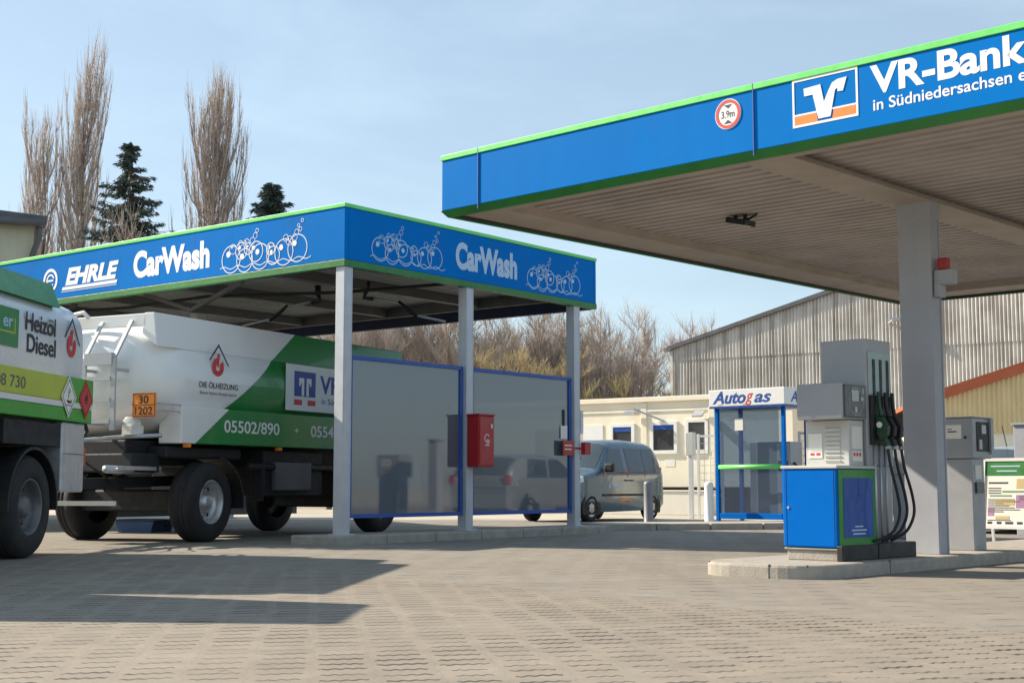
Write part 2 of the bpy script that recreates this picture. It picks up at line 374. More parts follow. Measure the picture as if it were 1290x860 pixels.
mb = MB(); mb.box(WX + .1, -.1, WY - .099, WY - .0915, Z0 - .004, 4.08); mb.box(WX + .1, -.1, .0915, .099, Z0 - .004, 4.05); mb.box(-.099, -.0915, .1, WY - .1, Z0 - .004, 4.05); mb.box(WX + .1, -.1, WY - .0912, WY - .0, Z0 - .006, Z0 - .001); mb.build('lining', NAVY, wash)
rim_band(Z1 - .052, Z1, .012).build('upper_trim', LGREEN, wash, .004)
# roof deck: trapezoidal sheet running along y, plus top skin
mb = MB(); p = .2; n = int((-WX - .2) / p); prof = []
for i in range(n):
    x = WX + .1 + i * p; prof += [(x, 4.06), (x + .07, 4.06), (x + .1, 4.02), (x + .17, 4.02)]
vs = [(x, y, z) for y in (.1, WY - .2) for x, z in prof]; k = len(prof)
mb.add(vs, [(i, i + 1, k + i + 1, k + i) for i in range(k - 1)])
mb.build('ceiling', WASHCEIL, wash, fix=False)
mb = MB(); mb.box(WX + .08, -.08, .08, WY - .22, 4.3, 4.34); mb.build('roof', STEELDARK, wash)
mb = MB()
x = WX + .3
while x < -.4: mb.box(x, x + .26, WY - .215, WY - .1, 4.0, 4.09); x += .47
for y in (.35, WY - .42): mb.box(WX + .1, -.1, y - .05, y + .05, 3.84, 4.015)
for x in (-.35, -2.2, -4.4, -6.6, -8.7, -10.9, -12.9):
    mb.box(x - .06, x + .06, .42, WY - .5, 3.86, 4.015)
for x0 in (-4.4, -8.7):
    mb.bar((x0, 1.0, 3.55), (x0 + 1.2, 1.0, 3.9), .06); mb.bar((x0, 1.0, 3.55), (x0 - 1.2, 1.0, 3.9), .06)
mb.build('roof_beam', STEELDARK, wash, fix=False)
mb = MB(); mb.tube([(-12.5, .9, 3.82), (-8, 1.0, 3.78), (-6.2, 1.1, 3.74), (-4.4, 1.3, 3.8), (-2.4, 2.4, 3.82), (-.5, 2.6, 3.8)], .025, 6); mb.build('pipe', BLACK, wash)
def wcol(x, y, w=.16, d=.16, m=STEELCOL):
    mb = MB(); # H-shaped section
    mb.box(x - w / 2, x + w / 2, y - d / 2, y - d / 2 + .02, .12, 3.9); mb.box(x - w / 2, x + w / 2, y + d / 2 - .02, y + d / 2, .12, 3.9); mb.box(x - .012, x + .012, y - d / 2 + .02, y + d / 2 - .02, .12, 3.9)
    mb.box(x + w / 2 - .02, x + w / 2 - .001, y - d / 2 + .021, y + d / 2 - .021, .12, 3.9)
    mb.box(x - w * .8, x + w * .8, y - d * .8, y + d * .8, .118, .14)
    return mb.build('column', m, wash, .003)
for y in (.1, 2.66, 5.4): wcol(-.1, y)
for x in (-8.7, -13.0): wcol(x, 5.5)
wcol(-6.7, 3.0, .2, .2)
# side screens
for (y0, y1) in ((.2, 2.56), (2.76, 5.3)):
    mb = MB(); z0, z1 = .34, 2.53; w = .055
    mb.box(-.13, -.07, y0, y1, z1 - w, z1); mb.box(-.13, -.07, y0, y1, z0, z0 + w); mb.box(-.13, -.07, y0, y0 + w, z0 + w, z1 - w); mb.box(-.13, -.07, y1 - w, y1, z0 + w, z1 - w)
    fr = mb.build('screen_frame', PANELBLUE, wash, .004)
    mb = MB(); mb.box(-.106, -.094, y0 + w, y1 - w, z0 + w, z1 - w); mb.build('screen_pane', SCREEN, fr)
mb = MB(); mb.box(-6.65, -6.6, .7, 2.88, .25, 2.3); mb.box(-6.65, -6.6, 3.12, 5.4, .25, 2.3); mb.build('dark_backing', STEELDARK, wash)  # dark panels added to block the bright background under the truck
# fascia graphics
def bubbles(parent, face, u0, u1, h0, h1, m, mirror=False):
    W = u1 - u0; H = h1 - h0; mb = MB()
    B = [(.11, .25, .135), (.27, .18, .115), (.23, .43, .085), (.13, .50, .05), (.40, .36, .10), (.45, .22, .125), (.31, .46, .06), (.29, .60, .045), (.36, .64, .035), (.39, .76, .03), (.22, .62, .03), (.41, .88, .022),
         (.60, .2, .09), (.57, .37, .06), (.72, .24, .125), (.87, .29, .13), (.78, .50, .045), (.74, .58, .035), (.84, .56, .035), (.86, .68, .03), (.90, .74, .022), (.88, .84, .018), (.92, .95, .018)]
    for (u, h, r) in B:
        rr = r * W * .84; cu = u0 + u * W; ch = h0 + h * H * .93
        ringf(mb, face, cu, ch, rr, (.013 if r > .05 else .008), n=22 if r > .05 else 12, th=.002)
        if r > .04: blob(mb, face, cu - rr * .3, ch + rr * .38, rr * .22, .002, 10)
    pts = [(u0 - .02 * W + 1.04 * W * i / 40, h0 + .03 * H + .035 * H * math.sin(i * .95)) for i in range(41)]
    for a, b in zip(pts, pts[1:]): flat(mb, [a, b, (b[0], b[1] + .011), (a[0], a[1] + .011)], face, .0018)
    return mb.build('bubble_graphic', m, parent, fix=False)
g = bubbles(wf, 'F', -2.5, -.68, 3.88, 4.5, LETTER); g.location.y = -.002
g = bubbles(wf, 'F', -9.9, -8.0, 3.88, 4.5, LETTER); g.location.y = -.002
txt('lettering', 'CarWash', 1.8, .37, LETTER, wf, (-4.58, -.002, 3.98), 'F', .045)
txt('lettering', 'EHRLE', 1.4, .25, LETTER, wf, (-6.36, -.002, 4.02), 'F', .05, .25)
mb = MB(); flat(mb, [(-6.45, 3.93), (-5.0, 3.93), (-4.98, 3.98), (-6.43, 3.98)], 'F', .003)
flat(mb, [(-6.46, 3.90), (-5.0, 3.90), (-5.0, 3.91), (-6.46, 3.91)], 'F', .003)
mb.build('underline', LETTER, wf, fix=False).location.y = -.002
mb = MB(); ringf(mb, 'F', -6.78, 4.12, .2, .05); ringf(mb, 'F', -6.78, 4.12, .11, .03, 20, 320)
flat(mb, [(-6.87, 4.105), (-6.7, 4.105), (-6.7, 4.135), (-6.87, 4.135)], 'F', .003, 0, .0); mb.build('emblem', LETTER, wf, fix=False).location.y = -.002
g = bubbles(wf, 'S', .52, 2.03, 3.88, 4.5, LETTERDIM); g.location.x = .002
txt('lettering', 'CarWash', 1.47, .36, LETTERDIM, wf, (.002, 2.3, 3.98), 'S', .045)
g = bubbles(wf, 'S', 4.03, 5.5, 3.88, 4.5, LETTERDIM); g.location.x = .002
# raised kerb of the wash
mb = MB(); y = -.32
while y < 6.0:
    y2 = min(y + 1.0, 6.05); mb.box(-.62, .2, y, y2 - .008, -.02, .125); y = y2
tag(mb.build('wash_kerb', CONC, None, .02), kind='structure')
o = bpy.data.objects['wash_kerb']; o.location = (Q[0], Q[1], 0); o.rotation_euler.z = -R(AW)
# red cabinet on the middle column
p_ = frame_pt(Q, AW, -.03, 2.79)
cab = thing('hose_cabinet', 'dark red metal cabinet on the middle column of the car wash', 'cabinet', p_, AW)
mb = MB(); mb.box(.02, .24, -.2, .16, 1.05, 1.8); mb.build('body', RED, cab, .01)
mb = MB(); mb.box(.242, .25, -.18, .14, 1.08, 1.77); dr = mb.build('door', RED, cab, .004)
mb = MB(); mb.box(.01, .26, -.21, .17, 1.802, 1.825); mb.build('lid', RED, cab, .004)
mb = MB(); mb.box(.25, .262, .06, .1, 1.62, 1.68); mb.build('lock', GALV, dr)
mb = MB(); ringf(mb, 'S', -.02, 1.47, .06, .012, 30, 330); flat(mb, [(-.06, 1.36), (.03, 1.36), (.03, 1.375), (-.06, 1.375)], 'S', .002); ringf(mb, 'S', .0, 1.42, .035, .01); mb.build('emblem', PAPER, dr, fix=False).location.x = .25
# red sign plates and meter on the end column
p_ = frame_pt(Q, AW, 0, 5.4)
sg = thing('instruction_plate', 'small red instruction plates strapped round the far right column of the car wash', 'sign', p_, AW)
mb = MB(); mb.box(-.02, .0, -.42, -.12, 1.26, 1.5); mb.box(-.02, .06, .1, .26, 1.28, 1.48); mb.box(-.03, -.02, -.12, .1, 1.36, 1.4); mb.build('plate', RED, sg, .003)
mb = MB(); flat(mb, [(-.38, 1.41), (-.18, 1.41), (-.18, 1.43), (-.38, 1.43)], 'S', .002); flat(mb, [(-.38, 1.35), (-.2, 1.35), (-.2, 1.37), (-.38, 1.37)], 'S', .002); mb.build('text_line', PAPER, sg, fix=False).location.x = .001
nt_ = thing('paper_notice', 'white paper notice taped inside the right tinted screen above the red plate', 'notice', p_, AW)
mb = MB(); mb.box(-.082, -.078, -.38, -.2, 1.53, 1.74); mb.build('sheet', PAPER, nt_); mb = MB(); mb.box(-.085, -.075, -.31, -.27, 1.74, 2.0); mb.build('strap', BLACK, nt_)
cd = thing('conduit', 'thin grey cable conduit with clips on the far right car wash column', 'conduit', p_, AW)
mb = MB(); mb.tube([(-.07, .105, .14), (-.07, .105, 3.6)], .018, 8); mb.box(-.11, -.02, .09, .17, 1.62, 2.0); mb.build('pipe', GALV, cd)
mb = MB()
for z in (.6, 1.2, 2.4, 3.0): mb.box(-.1, -.04, .082, .13, z, z + .04); mb.cut()
mb.each('clip', BLACK, cd)
# swivelling lance booms under the roof
def boom(px, py, ang, lab):
    p = frame_pt(Q, AW, px, py); b = thing('lance_boom', lab, 'boom arm', p, AW, 'swivelling lance booms of the car wash')
    c, s_ = math.cos(R(ang)), math.sin(R(ang)); D = lambda r, z: (r * c, r * s_, z)
    mb = MB(); mb.tube([D(0, 4.0), D(0, 3.84)], .05, 10); mb.tube([D(0, 3.86), D(-.05, 3.74), D(.1, 3.72)], .035, 8); mb.build('swivel', BLACK, b)
    mb = MB(); mb.tube([D(.08, 3.74), D(.5, 3.66), D(.62, 3.58), D(.78, 3.46), D(1.25, 3.36)], .022, 8); mb.build('arm', GALV, b)
    mb = MB(); mb.tube([D(.5, 3.68), D(.62, 3.58), D(.8, 3.44)], .03, 8); mb.build('joint', BLACK, b)
boom(-2.17, 2.68, 38, 'swivelling lance boom under the car wash roof, right of the near corner column')
boom(-3.1, 2.5, -150, 'swivelling lance boom under the car wash roof, left of the near corner column')

# ------------------------------------------------------------------ fuel canopy
AC = 43.4; C0 = (-.72, 14.1)
can = thing('fuel_canopy', 'large flat fuel station canopy with bright blue fascia, green edges and one grey pillar', 'canopy', (C0[0], C0[1], 0), AC)
CX, CY = 7.6, 9.6; B0, B1 = 3.5, 4.14
def ringbox(mb, z0, z1, g, t):
    mb.box(-g, CX + g, -g, t, z0, z1); mb.box(-g, CX + g, CY - t, CY + g, z0, z1); mb.box(-g, t, t + .002, CY - t - .002, z0, z1); mb.box(CX - t, CX + g, t + .002, CY - t - .002, z0, z1)
mb = MB(); ringbox(mb, B0 + .067, B1 - .055, 0, .06); cf = mb.build('fascia', BLUE, can, .008)
mb = MB()
def cham(poly_out_in):
    pass
# lower trim slopes inward
g0, g1 = .008, -.045
for (za, zb, ga, gb) in ((B0, B0 + .065, g1, g0),):
    rings = []
    for (z, g) in ((zb, gb), (za, ga), (za, -.075), (zb, -.075)):
        rings.append([(-g, -g, z), (CX + g, -g, z), (CX + g, CY + g, z), (-g, CY + g, z)])
    vs = [p for r_ in rings for p in r_]
    fs = [(i * 4 + j, i * 4 + (j + 1) % 4, ((i + 1) % 4) * 4 + (j + 1) % 4, ((i + 1) % 4) * 4 + j) for i in range(4) for j in range(4)]
    mb.add(vs, fs)
mb.build('lower_trim', DGREEN, can)
mb = MB(); ringbox(mb, B1 - .053, B1, .012, .08); mb.build('upper_trim', LGREEN, can, .004)
mb = MB()
for x in (.53, 3.79, 7.05): mb.box(x - .005, x + .005, -.0125, -.002, B0 + .02, B1).cut()
mb.each('panel_joint', LOGOBLUE, cf)
mb = MB(); ringbox(mb, 3.515, 3.538, -.078, .105); mb.build('dark_edge', INK, can)
mb = MB(); # flat soffit strip round the edge
mb.box(.08, CX - .08, .08, .34, 3.54, 3.7); mb.box(.08, CX - .08, CY - .62, CY - .08, 3.54, 3.7); mb.box(.08, .62, .342, CY - .622, 3.54, 3.7); mb.box(CX - .62, CX - .08, .342, CY - .622, 3.54, 3.7)
mb.build('soffit', SOFFIT, can)
mb = MB(); p = .17; prof = []; y = .34
while y < CY - .62: prof += [(y, 3.69), (y + .05, 3.69), (y + .065, 3.63), (y + .155, 3.63)]; y += p
k = len(prof); mb.add([(x, y, z) for x in (.55, CX - .55) for y, z in prof], [(i, i + 1, k + i + 1, k + i) for i in range(k - 1)])
mb.build('ceiling', CEIL, can, fix=False)
mb = MB(); mb.box(.08, CX - .08, .08, CY - .08, 3.95, 4.0); mb.build('roof', STEELDARK, can)
mb = MB(); mb.box(3.58, 3.86, .35, CY - .63, 3.555, 3.628); mb.box(3.5, 3.94, .35, CY - .63, 3.54, 3.555)
mb.build('beam', SOFFIT, can, .004)
K = (2.82, 12.2)
pp = (4.08 - Q[0] * 0, 13.46)
def cl(wx, wy):  # world -> canopy local
    dx, dy = wx - C0[0], wy - C0[1]; a = R(AC); return (dx * math.cos(a) - dy * math.sin(a), dx * math.sin(a) + dy * math.cos(a))
px, py = cl(*pp)
for yy in (py, py + 4.6):
    mb = MB(); mb.box(px - .345, px, yy, yy + .02, .12, 3.54); mb.box(px - .345, px, yy + .19, yy + .21, .12, 3.54); mb.box(px - .335, px - .01, yy + .02, yy + .19, .12, 3.54)
    pl = mb.build('pillar', PILLAR, can, .006)
    mb = MB(); mb.box(px - .349, px + .004, yy - .004, yy + .214, 3.38, 3.545); mb.build('pillar_head', PILLAR, pl, .005)
# height limit roundel on the fascia
hs = thing('height_limit_sign', 'round white height limit sign with red ring on the blue canopy fascia', 'sign', frame_pt(C0, AC, 3.535, -.001), AC)
mb = MB(); blob(mb, 'F', 0, 3.926, .132, .006, 40); mb.build('disc', WHITE, hs)
mb = MB(); ringf(mb, 'F', 0, 3.926, .125, .026, n=40, th=.003); mb.build('red_ring', REDLOGO, hs, fix=False).location.y = -.006
txt('lettering', '3.9m', .135, .06, INK, hs, (-.068, -.006, 3.895), 'F', .01)
mb = MB(); flat(mb, [(-.04, 4.005), (.04, 4.005), (0, 3.975)], 'F', .003); mb.cut(); flat(mb, [(-.04, 3.845), (.04, 3.845), (0, 3.875)], 'F', .003); [setattr(q, 'location', (0, -.006, 0)) for q in mb.each('arrow_mark', INK, hs)]
# bank logo and lettering
def vr_logo(parent, face, u, h, w, hh, off, base, mark, bar, frame=True):
    def P(a, b): return (u + a * w, h + b * hh)
    mb = MB()
    if frame:
        flat(mb, [P(0, 0), P(1, 0), P(1, .05), P(0, .05)], face, .003); flat(mb, [P(0, .95), P(1, .95), P(1, 1), P(0, 1)], face, .003)
        flat(mb, [P(0, .05), P(.03, .05), P(.03, .95), P(0, .95)], face, .003); flat(mb, [P(.97, .05), P(1, .05), P(1, .95), P(.97, .95)], face, .003)
        flat(mb, [P(.03, .235), P(.97, .235), P(.97, .27), P(.03, .27)], face, .0025)
    flat(mb, [P(.18, .78), P(.44, .80), P(.49, .42), P(.555, .62), P(.62, .78), P(.70, .83), P(.84, .84), P(.78, .57), P(.70, .58), P(.70, .66), P(.66, .62), P(.585, .10), P(.40, .10), P(.32, .62), P(.19, .62)], face, .005)
    a = mb.build('logo', mark, parent, fix=False)
    mb = MB(); flat(mb, [P(.035, .055), P(.39, .055), P(.37, .23), P(.035, .23)], face, .003); flat(mb, [P(.61, .055), P(.965, .055), P(.965, .23), P(.635, .23)], face, .003)
    b = mb.build('logo_bar', bar, parent, fix=False)
    for o in (a, b):
        if face == 'F': o.location.y = -off
        else: o.location.x = off
vr_logo(cf, 'F', 4.17, 3.685, .60, .40, .001, None, LETTER, ORANGE)
txt('lettering', 'VR-Bank', 1.27, .215, LETTER, cf, (4.88, -.001, 3.838), 'F', .03)
txt('lettering', 'in Südniedersachsen eG', 1.33, .088, LETTER, cf, (4.9, -.001, 3.70), 'F', .012)
# ceiling floodlight, beacon
fx, fy = cl(645 * 0 + (937 - 645) / 1760 * (2.86 * 1760 / (612 - 268)), 2.86 * 1760 / (612 - 268))
fl = thing('ceiling_floodlight', 'small dark floodlight hanging from the corrugated canopy ceiling', 'floodlight', frame_pt(C0, AC, fx, fy), AC)
mb = MB(); mb.obox((0, 0, 3.555), .26, .2, .06, Matrix.Rotation(R(14), 3, 'Y')); mb.build('housing', BLACK, fl, .01)
mb = MB(); mb.bar((-.06, 0, 3.58), (-.06, 0, 3.64), .03); mb.bar((.06, .0, 3.58), (.06, 0, 3.64), .03); mb.tube([(-.16, .08, 3.63), (-.08, .1, 3.58), (.05, .1, 3.6), (.17, .06, 3.63)], .012, 6); mb.build('bracket', BLACK, fl)
mb = MB(); mb.obox((.008, 0, 3.523), .22, .16, .006, Matrix.Rotation(R(14), 3, 'Y')); mb.build('lens', LCD, fl)
be = thing('pillar_beacon', 'grey bracket with red warning lamp on the right side of the canopy pillar', 'lamp', frame_pt(C0, AC, px, py + .1), AC)
mb = MB(); mb.box(.0, .19, -.05, .07, 2.72, 2.86); mb.box(.0, .06, -.06, .08, 2.60, 2.74); mb.build('bracket', PILLAR, be, .006)
mb = MB(); mb.box(.03, .13, -.04, .06, 2.862, 2.98); mb.build('lamp', RED, be, .015)
# pump island with rounded near end
mb = MB()
def island(mb, x0, x1, y0, y1, r, z1):
    pts = []
    for (cx, cy, a0) in ((x0 + r, y0 + r, 180), (x1 - r, y0 + r, 270)):
        for k in range(9): a = R(a0 + 90 * k / 8); pts.append((cx + r * math.cos(a), cy + r * math.sin(a)))
    pts += [(x1, y1), (x0, y1)]
    mb.prism(pts, 'z', -.02, z1)
kx, ky = cl(*K)
island(mb, kx - 1.02, kx + .22, -.42 + ky - .78 + .42, ky + 8.6, .42, .12)
isl = mb.build('pump_island', KERB, None, .025); isl.location = (C0[0], C0[1], 0); isl.rotation_euler.z = -R(AC); tag(isl, kind='structure')
mb = MB(); # joints between the kerbstones at the rounded end
for (jx, jy, aa) in ((kx - .885, ky - .645, -45), (kx - .2, ky - .768, 0), (kx + .085, ky - .645, 45), (kx - 1.008, ky + .3, 90), (kx + .208, ky + .5, 90)):
    mb.obox((jx, jy, .05), .008, .028, .14, R(aa))
jo = mb.build('pump_island_joint', INK, None); jo.location = isl.location; jo.rotation_euler = isl.rotation_euler; tag(jo, kind='structure')

# ------------------------------------------------------------------ pumps
def make_pump(loc, label):
    P = thing('fuel_pump', label, 'fuel pump', loc, AC, 'fuel pumps under the canopy')
    mb = MB(); mb.box(-.53, -.02, .03, .6, 0, .09); mb.box(-.55, -.0, .01, .62, .09, .112); mb.build('plinth', CONC, P, .01)
    mb = MB(); mb.box(-.46, .05, .625, 1.32, 0, .14); mb.box(-.015, .045, .0, .62, 0, .135); mb.build('shaded_plinth', BLACK, P, .008)  # shaded part of the plinth, its shade put in as black
    mb = MB(); mb.box(-.55, 0, 0, .69, .116, .80); cb = mb.build('cabinet', PUMPBLUE, P, .014)
    mb = MB(); mb.box(-.515, -.511, -.003, .002, .13, .79).cut(); mb.box(-.035, -.031, -.003, .002, .13, .79); mb.each('door_seam', LOGOBLUE, cb)
    mb = MB(); mb.disc((-.49, -.001, .46), (0, -1, 0), .012, .006, 10); mb.build('lock', GALV, cb)
    mb = MB(); mb.box(-.56, .012, -.012, .70, .802, .83); mb.build('cabinet_cap', PUMPLIGHT, P, .006)
    mb = MB(); mb.box(.001, .012, .02, .675, .13, .795); pf = mb.build('poster_frame', PUMPGREEN, cb, .003)
    mb = MB(); mb.box(.0125, .016, .085, .595, .2, .72); mb.build('poster', LOGOBLUE, pf)
    mb = MB(); n = 14
    for k in range(n):
        a = -.26 + .52 * k / n; b = -.26 + .52 * (k + 1) / n; f = lambda q: .54 - .09 * math.cos(q / .26 * 1.4)
        flat(mb, [(f(a), .46 + a), (.594, .46 + a), (.594, .46 + b), (f(b), .46 + b)], 'S', .001)
    mb.build('poster_arc', PANELBLUE, pf, fix=False).location.x = .0165
    mb = MB()
    for (a, b, h) in ((.27, .41, .29), (.21, .47, .258), (.23, .45, .226)): flat(mb, [(a, h), (b, h), (b, h + .012), (a, h + .012)], 'S', .001)
    mb.build('text_line', LETTERDIM, pf, fix=False).location.x = .0165
    mb = MB()
    for h in (.66, .62, .585, .56): flat(mb, [(.335, h), (.352, h), (.352, h + .018), (.335, h + .018)], 'S', .001)
    mb.build('droplet_mark', INK, pf, fix=False).location.x = .0165
    mb = MB(); mb.box(-.47, -.03, .28, .53, .83, 1.235); hb = mb.build('housing', PUMPLIGHT, P, .006)
    mb = MB()
    for k in range(8): z = .87 + k * .04; mb.obox((-.19, .276, z), .15, .012, .028, Matrix.Rotation(R(35), 3, 'X'))
    mb.build('louvre', PUMPLIGHT, hb)
    mb = MB(); mb.box(-.44, -.3, .274, .279, .9, 1.12); mb.build('notice', PAPER, hb)
    mb = MB(); mb.box(-.029, -.025, .33, .50, .98, 1.18); mb.box(-.029, -.025, .33, .50, .87, .96); mb.build('notice', PAPER, hb)
    mb = MB()
    for k in range(3): mb.box(-.025, -.0225, .345 + .05 * k, .375 + .05 * k, .915, .945)
    mb.box(-.42, -.38, .2715, .2745, .925, .945); mb.box(-.36, -.32, .2715, .2745, .925, .945)
    mb.build('warning_mark', REDLOGO, hb)
    mb = MB(); mb.box(-.46, 0, .12, .545, 1.24, 1.56); mn = mb.build('display_box', PUMPGREY, P, .01)
    mb = MB(); mb.box(.001, .014, .15, .53, 1.255, 1.545); bz = mb.build('bezel', SCREENDARK, mn, .02)
    mb = MB(); mb.box(.0142, .017, .27, .39, 1.4, 1.5); mb.box(.0142, .017, .43, .47, 1.41, 1.44); mb.box(.0142, .017, .32, .36, 1.30, 1.35); mb.box(.0142, .017, .455, .475, 1.47, 1.52); mb.build('display', LCD, bz)
    mb = MB(); ringf(mb, 'S', .34, 1.4, .125, .006, n=30, th=.002); mb.build('bezel_line', PUMPGREY, bz, fix=False).location.x = .0142
    mb = MB(); mb.box(-.46, 0, .55, 1.02, .83, 1.98); mb.box(-.42, -.01, .72, 1.0, .14, .83); tw = mb.build('hose_tower', PUMPGREY, P, .008)
    mb = MB(); mb.box(.001, .008, .585, 1.0, 1.47, 1.87); sp = mb.build('slot_panel', TEAL, tw, .003)
    mb = MB()
    for k in range(3): y = .68 + .125 * k; mb.box(.0082, .013, y - .022, y + .022, 1.47, 1.80)
    mb.build('hose_slot', BLACK, sp)
    mb = MB(); mb.box(.001, .03, .59, 1.0, 1.02, 1.465); mb.build('nozzle_boot', BLACK, tw, .006)
    for k in range(3):
        y = .68 + .125 * k; nzm = MB()
        nzm.tube([(.05, y, 1.5), (.055, y, 1.38), (.075, y, 1.28)], .018, 8)
        nzm.prism([(.03, 1.29), (.1, 1.27), (.15, 1.18), (.14, 1.10), (.07, 1.06), (.035, 1.12)], 'y', y - .028, y + .028)
        nzm.tube([(.1, y, 1.1), (.13, y, 1.0)], .022, 8)
        nz_ = nzm.build('nozzle', BLACK if k else NOZGREEN, P, .008)
        m2 = MB(); m2.tube([(.127, y, 1.005), (.133, y, .98)], .027, 10); m2.build('swivel_ring', LCD if k != 1 else TEAL, nz_)
        m2 = MB(); m2.disc((.07, y - .029, 1.2), (0, -1, 0), .028, .006, 12); m2.build('badge', PAPER, nz_)
        hp = [(.13, y, 1.0), (.14, y + .03, .82), (.155, y + .11 + .01 * k, .58), (.155, y + .14 + .01 * k, .4), (.12, y + .09, .25), (.07, y - .02, .185), (.02, y - .10 + .03 * k, .16)]
        # smooth the hose path
        sm = []
        for i in range(len(hp) - 1):
            p0, p1, p2, p3 = [Vector(hp[max(0, min(len(hp) - 1, i + d))]) for d in (-1, 0, 1, 2)]
            for q in range(6):
                t = q / 6; sm.append(.5 * ((2 * p1) + (-p0 + p2) * t + (2 * p0 - 5 * p1 + 4 * p2 - p3) * t * t + (-p0 + 3 * p1 - 3 * p2 + p3) * t ** 3))
        sm.append(Vector(hp[-1])); m2 = MB(); m2.tube(sm, .014, 8); m2.build('hose', BLACK, nz_)
    mb = MB()
    for k in range(3): y = .66 + .1 * k; mb.tube([(.012, y, .14), (.012, y, 1.02)], .012, 6)
    mb.build('hose_pipe', GALV, tw)
    return P
make_pump((K[0], K[1], .12), 'blue and green fuel pump with black hoses in front of the grey pillar')
D2 = (4.66, 14.2)
d = thing('card_terminal', 'narrow grey dispenser cabinet with a paper notice, right of the canopy pillar', 'dispenser', (D2[0], D2[1], .12), AC)
mb = MB(); mb.box(-.5, 0, 0, .27, 0, .925); lo_ = mb.build('cabinet', PUMPGREY, d, .008)
mb = MB(); mb.box(-.52, .03, -.03, .40, .93, 1.34); hd = mb.build('head', PUMPGREY, d, .01)
mb = MB(); mb.box(-.52, .04, -.035, .40, 1.342, 1.352); mb.box(.03, .055, .34, .40, .98, 1.34); mb.build('hood', PUMPGREY, hd)
mb = MB(); mb.box(.031, .036, .05, .33, 1.0, 1.3); sr = mb.build('panel', BLACK, hd); mb = MB(); mb.box(.0365, .04, .16, .26, 1.18, 1.27); mb.box(.0365, .05, .08, .14, 1.02, 1.12); mb.build('display', LCD, sr)
mb = MB(); mb.box(-.3, -.09, -.033, -.0305, 1.13, 1.27); nn_ = mb.build('notice', PAPER, hd); mb = MB(); mb.box(-.24, -.14, -.0345, -.0335, 1.195, 1.207); mb.box(-.24, -.19, -.0345, -.0335, 1.222, 1.230); mb.build('text_line', INK, nn_)
mb = MB(); mb.disc((-.05, -.031, 1.14), (0, -1, 0), .014, .008, 10); mb.build('lock', BLACK, hd)
mb = MB(); mb.box(.001, .004, .06, .2, .72, .86); mb.build('sticker', PAPER, lo_); mb = MB(); mb.box(.001, .02, .05, .22, .58, .69); mb.build('card_slot', SCREENDARK, lo_)

d2 = copy_tree(d); d2.location = (5.98, 20.4, .01); tag(d2, 'grey dispenser cabinet behind the pillar, seen as a reflection in the left tinted screen')

# ------------------------------------------------------------------ A-board
ab = thing('a_board', 'white framed A-board poster stand with a green header beside the dispenser', 'poster stand', (5.86, 17.7, 0), AC)
mb = MB(); ang = R(9)
def abp(u, h, d0=0): return (u, math.sin(ang) * h + d0, h)
for u in (.03, .73):
    mb.bar(abp(u, .0), abp(u, 1.1), .04).cut(); mb.bar((u, .38, .0), (u, .19, 1.09), .03).cut()
mb.each('leg', WHITE, ab)
mb = MB(); mb.bar(abp(.05, .26), abp(.71, .26), .04); mb.bar(abp(.05, 1.1), abp(.71, 1.1), .04); mb.build('rail', WHITE, ab)
mb = MB(); mb.add([abp(u, h, dd) for dd in (-.004, .006) for u, h in ((.05, .28), (.71, .28), (.71, 1.08), (.05, 1.08))], [(0, 1, 2, 3), (4, 5, 6, 7), (0, 1, 5, 4), (1, 2, 6, 5), (2, 3, 7, 6), (3, 0, 4, 7)]); bd = mb.build('poster', PAPER, ab)
def apatch(name, rects, m, e=.007):
    mb = MB()
    for (u0, h0, u1, h1) in rects: mb.add([abp(u, h, -dd) for dd in (.0045, e) for u, h in ((u0, h0), (u1, h0), (u1, h1), (u0, h1))], [(0, 1, 2, 3), (4, 5, 6, 7), (0, 1, 5, 4), (1, 2, 6, 5), (2, 3, 7, 6), (3, 0, 4, 7)])
    return mb.build(name, m, bd)
hdg = apatch('header', [(.05, .9, .71, 1.08)], DGREEN)
PINK = mat('poster_pink', (.38, .2, .36), .6); POY = mat('poster_yellow', (.55, .42, .2), .6); POG = mat('poster_sage', (.2, .33, .2), .6)
apatch('picture', [(.46, .5, .58, .66), (.1, .4, .18, .5)], PINK); apatch('picture', [(.46, .74, .58, .86), (.2, .53, .44, .6), (.2, .36, .38, .40)], POY); apatch('picture', [(.28, .69, .6, .715), (.12, .64, .4, .66)], POG)
apatch('text_line', [(.1 + .03 * (k % 3), .345 + .0 * k, .4, .352) for k in range(1)] + [(.1, .45 + .025 * k, .3 + .07 * ((k * 7) % 4), .458 + .025 * k) for k in range(7)] + [(.1, .68 + .03 * k, .26, .69 + .03 * k) for k in range(3)] + [(.5, .6 + .022 * k, .68, .607 + .022 * k) for k in range(3)], STEELDARK, .0095)
apatch('text_line', [(.12, 1.01, .5, 1.025), (.2, .95, .46, .965)], LETTERDIM, .009); apatch('text_line', [(.1, .3, .16, .33), (.22, .3, .28, .33), (.33, .3, .43, .33), (.48, .3, .55, .33), (.1, .8, .35, .82)], INK)

